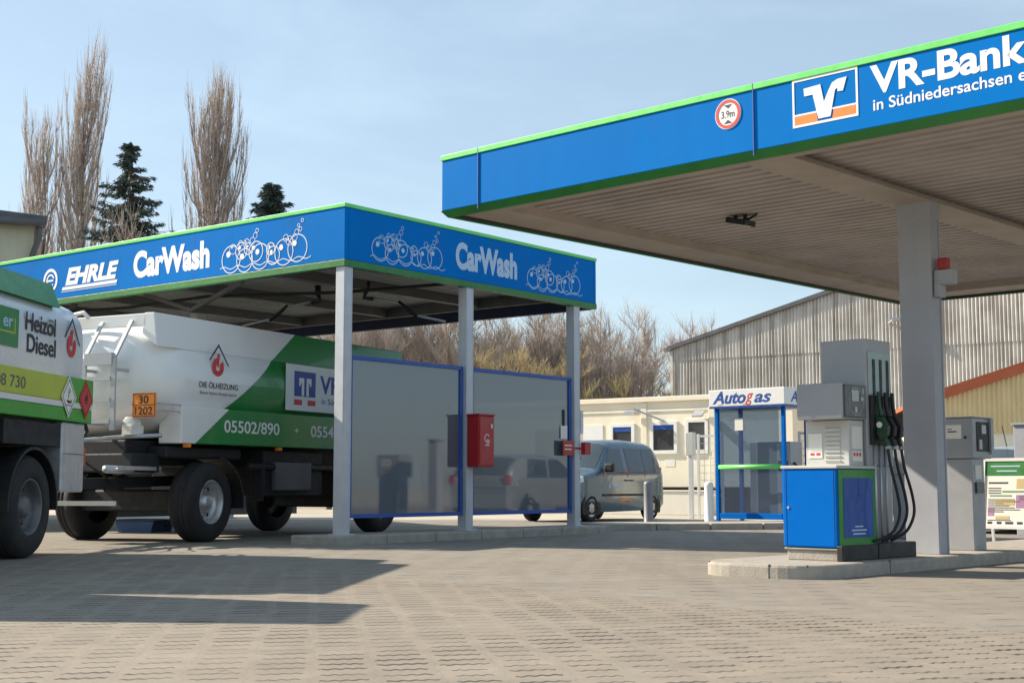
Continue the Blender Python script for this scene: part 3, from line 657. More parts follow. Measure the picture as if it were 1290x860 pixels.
# ------------------------------------------------------------------ wheels
def truck_wheel(parent, x, y, Rr=.535, w=.32, deep=True, rim=RIM, turn=0, out=1, dual=False):
    mb = MB(); z = Rr
    rot = Matrix.Rotation(-R(turn), 3, 'Z'); ax = rot @ Vector((out, 0, 0)); o = Vector((x, y, z)) - ax * .0
    s = Rr / .535
    def tyre(o_):
        mb.lathe([(.285 * s, -.05), (.30 * s, -.01), (.36 * s, -.002), (.44 * s, -.004), (.495 * s, -.02), (.522 * s, -.05), (.535 * s, -.08), (.535 * s, -.12), (.526 * s, -.125), (.526 * s, -.135), (.535 * s, -.14), (.535 * s, -.18), (.526 * s, -.185), (.526 * s, -.195), (.535 * s, -.2), (.535 * s, -w + .06), (.5 * s, -w + .01), (.3 * s, -w)], o_, ax, 48)
    tyre(o)
    if dual: tyre(o - ax * (w + .03))
    t = mb.build('wheel', RUBBER, parent)
    mb = MB(); dp = -.17 if deep else -.07
    mb.lathe([(.30 * s, -.03), (.288 * s, -.012), (.272 * s, -.03), (.262 * s, dp * .6), (.235 * s, dp), (.15 * s, dp + .015), (.13 * s, dp + .03), (.115 * s, dp + .04), (.11 * s, dp + .1), (.06 * s, dp + .13), (1e-4, dp + .13)], o, ax, 40)
    for k in range(10):
        a = 2 * math.pi * k / 10; u = rot @ Vector((0, math.cos(a), 0)) + Vector((0, 0, math.sin(a)))
        mb.disc(o + u * .165 * s + ax * (dp + .01), ax, .014, .03, 6)
    rm = mb.build('rim', rim, t)
    mb = MB()
    for k in range(10):
        a = 2 * math.pi * (k + .5) / 10; u = rot @ Vector((0, math.cos(a), 0)) + Vector((0, 0, math.sin(a)))
        mb.disc(o + u * .205 * s + ax * (dp + .004), ax, .026, .008, 12)
    mb.build('rim_hole', BLACK, rm)
    return t

# ------------------------------------------------------------------ tank truck (visible side = +x, rear = +y)
AT = 5.0
tr = thing('tank_truck', 'silver and green fuel oil tank truck at the left edge of the forecourt', 'tank truck', (-5.0, 16.4, 0), AT)
def tank_loft(mb, x0, x1, z0, z1, ys, rx=.5, dome=.28, mi=0, n=48, e=3.2):
    cx, cz = (x0 + x1) / 2, (z0 + z1) / 2; hx, hz = (x1 - x0) / 2, (z1 - z0) / 2
    st = []
    ya, yb = ys
    for k in range(9): a = R(90 * k / 8); st.append((ya + dome * (1 - math.sin(a)), math.sin(max(a, .02)) ** .55 if k else .02))
    st = [(ya + dome * (1 - math.sin(R(90 * k / 8))), max(.02, math.cos(R(90 - 90 * k / 8)) ** .5)) for k in range(9)]
    # near end dome, straight body, far end dome
    A = [(ya + dome * (1 - math.cos(R(90 * k / 9))), max(.02, math.sin(R(90 * k / 9)) ** .55)) for k in range(10)]
    Bq = [(yb - (y - ya), s) for y, s in A][::-1]
    S = A + [(ya + (yb - ya) * q, 1) for q in (.25, .5, .75)] + Bq
    def P(i, j):
        y, s = S[i]; a = 2 * math.pi * j / n; c, q = math.cos(a), math.sin(a)
        return (cx + hx * s * math.copysign(abs(c) ** (2 / e), c), y, cz + hz * s * math.copysign(abs(q) ** (2 / e), q))
    mb.grid(lambda i, j: P(i, j % n), len(S), n + 1, mi)
    mb.add([P(0, j) for j in range(n)], [tuple(range(n))], mi, True); mb.add([P(len(S) - 1, j) for j in range(n)], [tuple(range(n))], mi, True)
mb = MB(); tank_loft(mb, -2.5, 0, 1.56, 2.93, (-4.9, .06), dome=.22, e=4.2); tk = mb.build('tank', TANKGREY, tr)
mb = MB(); mb.prism([(-.02, 2.76), (-.13, 3.03), (-.3, 3.035), (-.34, 2.8)], 'y', -4.6, -.78).cut(); mb.prism([(-2.48, 2.76), (-2.37, 3.03), (-2.2, 3.035), (-2.16, 2.8)], 'y', -4.6, -.78); mb.each('top_rail', TANKGREEN, tr)
mb = MB(); mb.box(-2.52, .03, -4.9, .1, 1.72, 2.0); sk = mb.build('skirt', BANDYEL, tr, .012)
mb = MB(); mb.box(-2.525, .034, -4.9, .1, 1.655, 1.718); mb.build('stripe', TANKGREY, sk)
mb = MB(); mb.box(-2.52, .03, -4.9, .1, 1.50, 1.653); mb.build('lower_skirt', BANDGRN, tr, .01)
mb = MB(); mb.box(-.6, .036, -.62, .104, 1.72, 2.004); mb.build('skirt_end', BANDGRN, sk)
def diamond(parent, y, z, r, m, marks):
    mb = MB(); flat(mb, [(y - r * .9, z), (y, z - r), (y + r * .9, z), (y, z + r)], 'S', .006); p = mb.build('hazard_plate', m, parent, fix=False); p.location.x = .04
    mb = MB(); 
    for e in (.93, .86): pass
    q = r * .86
    for (a, b) in (((-.9, 0), (0, -1)), ((0, -1), (.9, 0)), ((.9, 0), (0, 1)), ((0, 1), (-.9, 0))):
        flat(mb, [(y + a[0] * q, z + a[1] * q), (y + b[0] * q, z + b[1] * q), (y + b[0] * q * .94, z + b[1] * q * .94), (y + a[0] * q * .94, z + a[1] * q * .94)], 'S', .002)
    for pts in marks: flat(mb, [(y + a * r, z + b * r) for a, b in pts], 'S', .002)
    mb.build('symbol', INK, p, fix=False).location.x = .006
diamond(tr, -.62, 1.77, .235, PAPER, [[(-.1, -.05), (-.04, -.05), (.0, .45), (-.05, .45)], [(-.05, .2), (.15, .35), (.16, .31), (-.05, .14)], [(-.3, -.2), (-.1, -.12), (.1, -.2), (.3, -.12), (.3, -.28), (.1, -.3), (-.1, -.3)], [(-.4, -.42), (.4, -.42), (.4, -.38), (-.4, -.38)]])
diamond(tr, -.12, 1.77, .225, REDLOGO, [[(-.15, -.1), (.15, -.1), (.2, .1), (.05, .4), (-.05, .15), (-.2, .1)], [(-.25, -.2), (.25, -.2), (.25, -.15), (-.25, -.15)]])
txt('lettering', 'Heizöl', .77, .19, INK, tk, (.005, -1.72, 2.42), 'S', .015)
txt('lettering', 'Diesel', .74, .19, INK, tk, (.005, -1.67, 2.19), 'S', .015)
txt('lettering', '05508 730', 1.1, .12, STEELDARK, sk, (.031, -2.83, 1.79), 'S', .005)
def house_logo(parent, u, h, s, off, two=True):
    mb = MB(); flat(mb, [(u - .55 * s, h + .25 * s), (u - .5 * s, h + .22 * s), (u, h + .78 * s), (u, h + .9 * s)], 'S', .003); flat(mb, [(u, h + .9 * s), (u, h + .78 * s), (u + .62 * s, h + .05 * s), (u + .66 * s, h + .08 * s)], 'S', .003)
    mb.build('logo', INK, parent, fix=False).location.x = off
    mb = MB(); ringf(mb, 'S', u, h, .36 * s, .2 * s, 100, 400, su=.95); flat(mb, [(u - .14 * s, h + .1 * s), (u + .02 * s, h - .02 * s), (u + .1 * s, h + .5 * s), (u - .05 * s, h + .52 * s)], 'S', .0035)
    mb.build('logo', REDLOGO, parent, fix=False).location.x = off
house_logo(tk, -.5, 2.36, .36, .006)
mb = MB(); mb.box(.003, .012, -3.6, -1.9, 2.2, 2.6); gs = mb.build('company_board', TANKGREEN, tk)
mb = MB(); flat(mb, [(-3.2, 2.34), (-1.98, 2.34), (-1.98, 2.355), (-3.2, 2.355)], 'S', .002); flat(mb, [(-2.0, 2.355), (-1.98, 2.355), (-1.98, 2.5), (-2.0, 2.5)], 'S', .002); mb.build('board_line', BANDYEL, gs, fix=False).location.x = .012
txt('lettering', 'er', .22, .13, LETTERDIM, gs, (.012, -2.26, 2.4), 'S', .01)
# chassis, boxes, mudguards, cab
mb = MB(); mb.box(-1.75, -.75, -6.9, -.05, .8, 1.5); mb.box(-2.4, -.1, -4.9, -.1, 1.44, 1.5); mb.box(-2.45, -.06, -.2, .0, .95, 1.2); mb.build('chassis', CHASSIS, tr)
mb = MB(); mb.box(-.5, .0, -.66, -.02, .70, 1.49).cut(); mb.box(-2.48, -2.0, -.66, -.02, .70, 1.49); tb = mb.each('tool_box', GALV, tr, .02)[0]
mb = MB(); mb.box(.001, .008, -.62, -.06, 1.13, 1.138); mb.build('box_seam', STEELDARK, tb)
mb = MB()
def arch(mb, x0, x1, yc, zc, r, t=.03, a0=-5, a1=186):
    pts = [(yc + r * math.cos(R(a)), zc + r * math.sin(R(a))) for a in range(a0, a1, 10)]
    pts2 = [(yc + (r - t) * math.cos(R(a)), zc + (r - t) * math.sin(R(a))) for a in range(a0, a1, 10)][::-1]
    for i in range(len(pts) - 1):
        mb.prism([pts[i], pts[i + 1], pts2[len(pts2) - 2 - i], pts2[len(pts2) - 1 - i]], 'x', x0, x1)
arch(mb, -.66, .0, -1.36, .56, .63); mb.cut(); arch(mb, -2.5, -1.84, -1.36, .56, .63); mb.each('mudguard', BLACK, tr, fix=False)
mb = MB(); mb.box(-.7, -.02, -2.1, -.67, 1.21, 1.46); mb.build('wheel_housing', CHASSIS, tr)
for y, dual in ((-1.36, True), (-5.9, False)):
    truck_wheel(tr, -.02, y, .55, deep=dual, rim=RIMDARK if dual else RIM, dual=dual)
    truck_wheel(tr, -2.48, y, .55, deep=dual, rim=RIMDARK, out=-1, dual=dual)
mb = MB(); mb.box(-2.2, -.5, -.16, .06, .62, .74); mb.build('under_run_bar', GALV, tr, .02)
mb = MB(); mb.box(-.3, -.02, .0, .08, 1.0, 1.22); mb.build('tail_lamp', REDLENS, tr, .01)
mb = MB(); mb.tube([(-.12, .0, 1.52), (-.12, .28, 1.5), (-.12, .34, 1.42), (-.12, .26, 1.36), (-.12, .0, 1.36)], .025, 8); mb.build('grab_handle', BLACK, tr)
mb = MB(); mb.box(-1.6, -.2, -4.3, -2.5, .55, 1.2); mb.build('equipment_box', STEELDARK, tr, .03)
mb = MB(); mb.prism([(-5.3, .55), (-5.3, 3.3), (-6.6, 3.35), (-7.15, 2.1), (-7.2, .5), (-6.5, .5), (-6.4, .95), (-5.95, 1.1), (-5.5, .95), (-5.4, .55)], 'x', -2.5, 0); cb_ = mb.build('cab', TANKGREEN, tr, .06)
mb = MB(); mb.prism([(-5.6, 2.0), (-5.6, 2.8), (-6.5, 2.8), (-6.85, 2.0)], 'x', .001, .008); mb.build('window', CARGLASS, cb_)

# ------------------------------------------------------------------ tank trailer (visible side = +x, front = -y end)
AR = 27.0; T0 = (-4.63, 18.42)
tl = thing('tank_trailer', 'white and green fuel oil tank trailer parked under the car wash canopy', 'tank trailer', (T0[0], T0[1], 0), AR)
mb = MB(); tank_loft(mb, -2.5, 0, 1.42, 3.0, (-.14, 6.35), dome=.72, e=2.45, n=72); tt = mb.build('tank', LIVERY, tl)
mb = MB(); mb.prism([(-.10, 2.62), (-.16, 3.075), (-.32, 3.08), (-.36, 2.8)], 'y', .0, 6.3); mb.prism([(-2.40, 2.62), (-2.34, 3.075), (-2.18, 3.08), (-2.14, 2.8)], 'y', .0, 6.3)
mb.prism([(-.3, 2.9), (-.3, 3.07), (-2.2, 3.07), (-2.2, 2.9)], 'y', .0, .06); mb.prism([(-.3, 2.9), (-.3, 3.07), (-2.2, 3.07), (-2.2, 2.9)], 'y', 6.24, 6.3)
mb.build('top_rail', LIVERY, tl, .01)
mb = MB()
for y in (.9, 2.2, 3.6): mb.lathe([(.22, 0), (.22, .05), (.1, .09), (1e-4, .1)], (-.6, y, 3.02), (0, 0, 1), 18).cut()
mb.each('manhole', TANKGREY, tl)
mb = MB(); mb.box(-.36, .03, .38, 6.2, 1.34, 1.84); mb.box(-2.53, -2.14, .38, 6.2, 1.34, 1.84); sk2 = mb.build('skirt', LIVERY, tl, .012)
txt('lettering', '05502/890', 1.28, .165, LETTER, sk2, (.031, 1.28, 1.52), 'S', .012)
txt('lettering', '+', .12, .1, LETTER, sk2, (.031, 2.93, 1.55), 'S', .005)
txt('lettering', '05543/9', 1.0, .165, LETTER, sk2, (.031, 3.36, 1.52), 'S', .012)
house_logo(tt, 1.15, 2.42, .36, .006)
mb = MB(); p0 = .004
txt('lettering', 'DIE ÖLHEIZUNG', .84, .075, INK, tt, (.004, .76, 2.12), 'S', .004)
txt('lettering', 'Besser heizen. Energie sparen.', .8, .04, STEELDARK, tt, (.004, .78, 2.03), 'S', .0)
mb = MB(); mb.box(.004, .02, 2.73, 5.6, 1.9, 2.6); vb = mb.build('sign_board', WHITE, tt, .003)
mb = MB(); mb.box(.0205, .024, 2.93, 3.48, 2.12, 2.5); mb.build('logo_field', LOGOBLUE, vb)
mb = MB(); flat(mb, [(2.93, 1.99), (3.13, 1.99), (3.13, 2.07), (2.93, 2.07)], 'S', .003); flat(mb, [(3.28, 1.99), (3.48, 1.99), (3.48, 2.07), (3.28, 2.07)], 'S', .003); mb.build('logo_bar', REDLOGO, vb, fix=False).location.x = .0205
mb = MB()
for s_ in (-1, 1):
    c = 3.205
    flat(mb, [(c + s_ * .16, 2.4), (c + s_ * .03, 2.4), (c + s_ * .03, 2.13), (c + s_ * .09, 2.13), (c + s_ * .09, 2.32), (c + s_ * .12, 2.32), (c + s_ * .12, 2.28), (c + s_ * .16, 2.28)], 'S', .003)
mb.build('logo', LETTER, vb, fix=False).location.x = .0245
txt('lettering', 'VR-Bank', 1.6, .26, LOGOBLUE, vb, (.0205, 3.6, 2.2), 'S', .03)
txt('lettering', 'in Südniedersachsen eG', 1.6, .09, LOGOBLUE, vb, (.0205, 3.65, 2.03), 'S', .005)
# front end fittings: ladder, orange plate, hose connection
mb = MB()
for x in (-1.04, -.52):
    mb.bar((x, -.34, 1.5), (x, -.34, 2.45), .075, .03); mb.bar((x, -.34, 2.45), (x, -.02, 2.98), .06, .03)
for z in (1.62, 1.9, 2.18): mb.bar((-1.0, -.34, z), (-.56, -.34, z), .05, .06)
mb.bar((-1.02, -.34, 2.44), (-.54, -.34, 2.44), .06, .16)
for x in (-1.04, -.52): mb.bar((x, -.33, 1.6), (x, .1, 1.6), .04); mb.bar((x, -.33, 2.3), (x, -.05, 2.3), .04)
mb.build('ladder', LADDER, tl)
mb = MB(); mb.box(-.37, .03, -.14, -.12, 1.67, 1.99); op = mb.build('danger_plate', LAMP_O, tl, .01)
mb = MB(); mb.box(-.36, .02, -.142, -.1405, 1.825, 1.835)
for (x0, x1, z0, z1) in ((-.36, -.35, 1.68, 1.98), (.01, .02, 1.68, 1.98), (-.349, .009, 1.68, 1.69), (-.349, .009, 1.97, 1.98)): mb.box(x0, x1, -.1425, -.141, z0, z1)
mb.build('plate_border', INK, op)
txt('lettering', '30', .17, .1, INK, op, (-.26, -.141, 1.852), 'F', .02); txt('lettering', '1202', .3, .1, INK, op, (-.32, -.141, 1.705), 'F', .02)
mb = MB(); mb.bar((.0, -.12, 1.85), (.0, .4, 1.85), .02); mb.bar((.0, -.12, 1.76), (.0, .4, 1.76), .02); mb.bar((-.34, -.12, 1.75), (-.34, .2, 1.75), .02); mb.build('plate_bracket', GALV, tl)
mb = MB(); mb.lathe([(.085, 0), (.085, .1), (.1, .1), (.1, .16), (1e-4, .16)], (-.42, .0, 1.58), (0, -1, 0), 20); mb.box(-.5, -.34, -.18, .06, 1.44, 1.57); mb.build('outlet', TANKWHITE, tl, .005)
mb = MB(); mb.tube([(-2.1, -1.9, 1.15), (-1.8, -1.4, 1.22), (-1.4, -.9, 1.28), (-1.0, -.5, 1.36), (-.5, -.1, 1.42), (-.1, .15, 1.44)], .03, 8); mb.build('hose', GALV, tl)
# frame
mb = MB(); mb.box(-2.0, -.5, -.1, 6.2, 1.05, 1.38); mb.box(-2.35, -.15, .3, 1.9, 1.15, 1.3); mb.box(-2.2, -.12, 2.35, 3.9, .62, 1.3); mb.box(-2.3, -.3, -.2, .35, .95, 1.2); mb.box(-2.1, -.3, 4.9, 6.1, .6, 1.1)
mb.box(-.3, -.05, 2.3, 2.34, .55, 1.3)
mb.build('chassis', CHASSIS, tl, .02)
mb = MB(); mb.box(-2.1, -.2, .75, 1.45, .42, .72).cut(); mb.box(-2.0, -.4, 5.2, 5.8, .42, .7); mb.each('axle', CHASSIS, tl, .03)
mb = MB(); rT = Matrix.Rotation(R(AR - 10), 3, 'Z')
c_ = Vector((-1.25, 1.1, 0))
for dx in (-.42, .42): mb.bar(c_ + rT @ Vector((dx, .3, .85)), c_ + rT @ Vector((dx * .3, -2.9, .78)), .11, .14)
mb.bar(c_ + rT @ Vector((0, -2.7, .78)), c_ + rT @ Vector((0, -3.6, .76)), .12, .12); mb.build('drawbar', CHASSIS, tl)
mb = MB(); mb.bar(c_ + rT @ Vector((.62, -.9, 1.0)), c_ + rT @ Vector((.62, -2.0, 1.0)), .1, .05); mb.tube([c_ + rT @ Vector((.5, -.8, .98)), c_ + rT @ Vector((.5, -2.2, .98))], .05, 8); mb.build('guard_bar', GALV, tl)
mb = MB(); mb.bar(c_ + rT @ Vector((-.3, -2.0, .55)), c_ + rT @ Vector((.55, -2.0, .55)), .05, .06); mb.build('foot_bar', FRAMEW, tl)
mb = MB()
for dx in (-.5, .1): mb.tube([c_ + rT @ Vector((dx, -1.2, .8)), c_ + rT @ Vector((dx, -1.0, .8))], .11, 14).cut()
mb.each('air_tank', CHASSIS, tl)
mb = MB(); arch(mb, -.42, .0, 1.16, .54, .64, .03, -8, 85); mb.build('mudguard', BLACK, tl, fix=False)
truck_wheel(tl, .0, 1.1, .55, .38, turn=-6); truck_wheel(tl, -2.5, 1.1, .55, .38, turn=-6, out=-1, rim=RIMDARK)
truck_wheel(tl, -.02, 5.5, .53, rim=RIM); truck_wheel(tl, -2.48, 5.5, .53, out=-1, rim=RIMDARK)
mb = MB()
for y in (.5, 2.55, 4.5): mb.box(-.04, .035, y, y + .08, 1.29, 1.335).cut()
mb.each('marker_lamp', LAMP_O, tl)
mb = MB(); mb.box(-.32, -.1, 4.5, 4.55, .2, .55); mb.build('mud_flap', BLACK, tl)
mb = MB(); mb.lathe([(.16, 0), (.17, .05), (.12, .09), (1e-4, .1)], (-1.75, -.15, 2.98), (0, -.3, 1), 16); bc = mb.build('valve_cap', TANKWHITE, tl)
mb = MB(); mb.lathe([(.14, .06), (.09, .13), (1e-4, .14)], (-1.75, -.15, 2.98), (0, -.3, 1), 16); mb.build('valve_lid', REDLOGO, bc)
mb = MB(); mb.tube([(-1.45, -.1, 2.98), (-1.45, -.12, 3.1), (-1.3, -.12, 3.12), (-1.2, -.12, 3.04)], .03, 8); mb.build('vent_pipe', TANKWHITE, tl)

for k, (dx, zz, m_) in enumerate(((-.25, 1.02, BLACK), (.05, .98, LAMP_O), (.3, 1.0, REDLENS))):
    pts = [c_ + rT @ Vector((dx + .06 * math.sin(q * 2.2 + k), -1.0 - .32 * q, zz - .16 * math.sin(q * .9) + .02 * math.cos(5 * q))) for q in range(8)]
    mb = MB(); mb.tube(pts, .014, 6); mb.build('brake_hose', m_ if k == 0 else BLACK, tl)
mb = MB(); mb.box(-.14, -.04, 2.6, 3.5, .7, 1.12); mb.build('battery_box', STEELDARK, tl, .02)
mb = MB(); mb.tube([(-.1, 2.0, 1.05), (-.1, 4.4, 1.05)], .05, 10); mb.build('hose_tube', CHASSIS, tl)

# blue tub and crates glimpsed under the trailer
bt = thing('water_tub', 'blue plastic tub on the ground behind the trailer drawbar', 'tub', (-6.15, 23.6, 0), 20)
mb = MB(); mb.prism([(-.32, 0), (.32, 0), (.38, .2), (-.38, .2)], 'y', -.3, .3); mb.box(-.41, .41, -.33, .33, .2, .22); mb.build('body', mat('tub_blue', (.025, .06, .14), .5), bt, .02)
mb = MB(); mb.tube([(-.4, 0, .19), (-.46, 0, .15), (-.4, 0, .11)], .015, 6); mb.tube([(.4, 0, .19), (.46, 0, .15), (.4, 0, .11)], .015, 6); mb.build('handle', BLACK, bt)

# ------------------------------------------------------------------ cars
def car(name, label, loc, a, paint, prof_top, prof_bot, halfw, belt, wheels, wr, wins, ws, rw, plan, length):
    c = thing(name, label, 'car', loc, a)
    def interp(tab, y):
        for (y0, v0), (y1, v1) in zip(tab, tab[1:]):
            if y0 <= y <= y1: t = (y - y0) / (y1 - y0); t = t * t * (3 - 2 * t) if tab is prof_bot else t; return v0 + (v1 - v0) * t
        return tab[0][1] if y < tab[0][0] else tab[-1][1]
    def top(y): return sum(interp(prof_top, y + d) for d in (-.05, -.025, 0, .025, .05)) / 5
    def hw(y, z):
        w = halfw * interp(plan, y)
        if z > belt: w -= (z - belt) * .26
        if z < .45: w -= (.45 - z) * .18
        return w
    def side(y, z, off=0, s=1): return (s * (hw(y, z) + off), y, z)
    ys = [-length / 2 + length * (i / 46) for i in range(47)]
    NS = 15
    def sec(y, j):
        b, t = interp(prof_bot, y), top(y); k = j / (NS - 1)
        if k < .7: z = b + (t - b) * (k / .7) * .9; return (hw(y, z), z)
        q = (k - .7) / .3 * math.pi / 2; zt = b + (t - b) * .9
        return (hw(y, zt) * math.cos(q) ** .6 if q < 1.57 else 0, zt + (t - zt) * math.sin(q))
    mb = MB()
    for s in (-1, 1):
        mb.grid(lambda i, j: (s * sec(ys[i], j)[0], ys[i], sec(ys[i], j)[1]), 47, NS)
    for e in (0, 46):
        pts = [(sec(ys[e], j)[0], ys[e], sec(ys[e], j)[1]) for j in range(NS)]; pts += [(-x, y, z) for x, y, z in pts[:-1][::-1]]
        mb.add(pts, [tuple(range(len(pts)))], 0, False)
    body = mb.build('body', paint, c)
    bm = bmesh.new(); bm.from_mesh(body.data); bmesh.ops.remove_doubles(bm, verts=bm.verts[:], dist=.002); bmesh.ops.recalc_face_normals(bm, faces=bm.faces[:]); bm.to_mesh(body.data); bm.free()
    # wheel wells, wheels
    for wy in wheels:
        for s in (-1, 1):
            hwv = hw(wy, .35)
            m2 = MB(); pts = [(wy + (wr + .07) * math.cos(R(q)), max(.16, wr + (wr + .07) * math.sin(R(q)))) for q in range(-30, 211, 12)]
            m2.prism(pts, 'x', s * (hwv - .05), s * (hwv + .012)); m2.build('wheel_arch', BLACK, body)
            m2 = MB(); o = (s * (hwv + .02), wy, wr)
            m2.lathe([(wr * .62, -.02), (wr * .66, 0), (wr * .85, .0), (wr * .96, -.02), (wr, -.05), (wr, -.17), (wr * .6, -.19)], o, (s, 0, 0), 32); w = m2.build('wheel', RUBBER, c)
            m2 = MB(); m2.lathe([(wr * .65, -.01), (wr * .6, -.02), (wr * .2, .0), (1e-4, .005)], o, (s, 0, 0), 24)
            rm = m2.build('rim', RIM, w); m2 = MB()
            for k in range(6): q = 2 * math.pi * k / 6; m2.disc((o[0] - s * .008, wy + math.cos(q) * wr * .42, wr + math.sin(q) * wr * .42), (s, 0, 0), wr * .1, .012, 8)
            m2.build('rim_hole', BLACK, rm)
    for s in (-1, 1):
        for poly in wins:
            n = 8; m2 = MB(); (ya, yb, yc, yd, za, zb) = poly  # bottom y a..b, top y c..d
            m2.grid(lambda i, j: side((ya + (yb - ya) * i / n) * (1 - j / n) + (yc + (yd - yc) * i / n) * j / n, za + (zb - za) * j / n, .006, s), n + 1, n + 1); m2.build('window', CARGLASS, body, fix=False)
    for (y0, y1, nm) in ((ws[0], ws[1], 'windscreen'), (rw[0], rw[1], 'rear_window')):
        m2 = MB(); nn = 8
        def Q_(i, j):
            y = y0 + (y1 - y0) * i / nn; u = -.86 + 1.72 * j / nn; zt = interp(prof_bot, y) + (top(y) - interp(prof_bot, y)) * .9
            xx = u * hw(y, zt); cr = math.sqrt(max(0, 1 - abs(u) ** (1 / .3))) if abs(u) < 1 else 0
            return (xx, y, zt + (top(y) - zt) * cr + .008)
        m2.grid(Q_, nn + 1, nn + 1); m2.build(nm, CARGLASS, body, fix=False)
    return c, side, body, top
# van-like car (front = -y, visible side = +x)
kc, kside, kbody, ktop = car('parked_car', 'slate blue high roofed car parked behind the bollard by the cream cabins', (1.78, 31.75, 0), 35, CARBLUE,
    [(-2.02, .75), (-1.95, .92), (-1.75, 1.0), (-1.05, 1.14), (-.95, 1.18), (-.35, 1.72), (-.1, 1.8), (.6, 1.83), (1.5, 1.79), (1.75, 1.7), (1.92, 1.15), (2.0, .95), (2.02, .6)],
    [(-2.02, .3), (-1.7, .2), (1.7, .22), (2.02, .34)], .83, 1.02, (-1.28, 1.38), .30,
    [(-.72, .12, -.38, .12, 1.08, 1.6), (.32, 1.0, .30, .98, 1.08, 1.62), (1.06, 1.72, 1.04, 1.58, 1.08, 1.62)], (-.95, -.35), (1.8, 1.93),
    [(-2.02, .80), (-1.85, .92), (-1.5, .99), (0, 1), (1.6, .99), (1.9, .95), (2.02, .90)], 4.04)
for s in (-1, 1):
    mb = MB(); mb.box(s * .84, s * .84 + s * .2, -.78, -.66, 1.08, 1.26); mb.build('mirror', BLACK, kc, .03)
    mb = MB(); mb.prism([(-1.98, .78), (-1.6, .86), (-1.62, .98), (-1.9, .92)], 'x', s * .62, s * .825); mb.build('headlight', LENS, kc, .01)
    mb = MB(); mb.box(s * .64, s * .755, 1.80, 1.93, .85, 1.2); mb.build('tail_light', REDLENS, kc, .01)
    for y in (.18, .42):
        mb = MB(); mb.box(s * .83, s * .86, y - .07, y + .05, .88, .91); mb.build('handle', BLACK, kbody)
mb = MB(); mb.box(.822, .842, -.85, 1.0, .55, .6).cut(); mb.box(-.842, -.822, -.85, 1.0, .55, .6); mb.each('side_moulding', BLACK, kbody, .006)
mb = MB(); mb.prism([(-2.03, .32), (-1.62, .32), (-1.7, .55), (-2.04, .55)], 'x', -.75, .75); mb.cut(); mb.prism([(1.72, .32), (2.05, .35), (2.05, .55), (1.8, .55)], 'x', -.74, .74); mb.each('bumper', CARBLUE, kc, .03)
mb = MB()
for y in (-.8, .25, 1.03): mb.bar(kside(y, .4, .003), kside(y, 1.04, .003), .008, .004)
mb.build('door_seam', BLACK, kbody)
mb = MB(); flat(mb, [(-.62, .74), (-.5, .74), (-.56, .86)], 'S', .003); flat(mb, [(-.45, .76), (.0, .76), (.0, .80), (-.45, .80)], 'S', .003); mb.build('door_lettering', LETTERDIM, kbody, fix=False).location.x = .832
mb = MB(); flat(mb, [(-.1, .44), (.35, .44), (.35, .5), (-.1, .5)], 'S', .003); mb.build('door_lettering', LAMP_O, kbody, fix=False).location.x = .826
# silver car (front = +y)
sc_, sside, sbody, stop_ = car('parked_car', 'silver hatchback parked behind the A-board, mirrored in the car wash screen', (8.85, 24.1, 0), 44, CARSILVER,
    [(-1.95, .75), (-1.9, .98), (-1.75, 1.2), (-1.35, 1.42), (-.4, 1.47), (.1, 1.42), (.95, .98), (1.1, .95), (1.6, .86), (1.88, .72), (1.95, .55)],
    [(-1.95, .32), (-1.6, .2), (1.6, .2), (1.95, .3)], .82, .9, (-1.2, 1.28), .29,
    [(-.4, .72, -.3, .12, .95, 1.34), (-1.3, -.48, -1.15, -.42, .95, 1.34)], (.15, .92), (-1.88, -1.45),
    [(-1.95, .84), (-1.75, .95), (-1.2, 1), (1.2, 1), (1.7, .92), (1.95, .78)], 3.9)
for s in (-1, 1):
    mb = MB(); mb.box(s * .83, s * 1.0, .58, .7, .93, 1.06); mb.build('mirror', CARSILVER, sc_, .03)
    mb = MB(); mb.prism([(1.6, .66), (1.88, .62), (1.84, .74), (1.56, .8)], 'x', s * .55, s * .77); mb.build('headlight', LENS, sc_, .01)
    mb = MB(); mb.box(s * .62, s * .74, -1.96, -1.84, .8, 1.0); mb.build('tail_light', REDLENS, sc_, .01)
mb = MB(); mb.tube([(.2, -1.2, 1.42), (.2, -1.35, 1.75)], .008, 5); mb.build('aerial', BLACK, sc_)

# ------------------------------------------------------------------ rear kerb, bollards, LPG booth
rk = MB(); ang_ = math.degrees(math.atan2(1.6, 3.15))
x = 0
while x < 9: rk.box(x, x + .98, 0, 1.3, -.02, .12); x += 1.0
o = rk.build('rear_kerb', KERB, None, .015); o.location = (1.55, 24.2, 0); o.rotation_euler.z = R(14); tag(o, kind='structure')
def bollard(loc, r, h, m, lab):
    b = MB(); b.lathe([(1e-4, h), (r * .6, h - .005), (r * .95, h - .03), (r, h - .08), (r * 1.02, .02), (r * 1.25, .0), (1e-4, 0)], (0, 0, 0), (0, 0, 1), 24)
    o = tag(b.build('bollard', m), lab, 'bollard', 'bollards behind the forecourt'); o.location = loc
bollard((2.65, 27.3, 0.0), .09, .87, BOLLSHADED, 'grey bollard standing in front of the slate blue car')
bollard((3.74, 26.7, .0), .085, .85, WHITE, 'white bollard to the left of the gas booth')
AB = 41; GB = (5.05, 26.0)
gb = thing('gas_booth', 'blue framed glass shelter with a white sign box on its roof', 'booth', (GB[0], GB[1], .1), AB)
bw = 1.45; bdp = .85; bh = 2.18
for (x, y) in ((-bw, 0), (0, 0), (-bw, bdp), (0, bdp)):
    mb = MB(); mb.box(x - .034, x + .034, y - .034, y + .034, 0, bh); mb.build('post', PANELBLUE if y else PUMPBLUE, gb, .006)
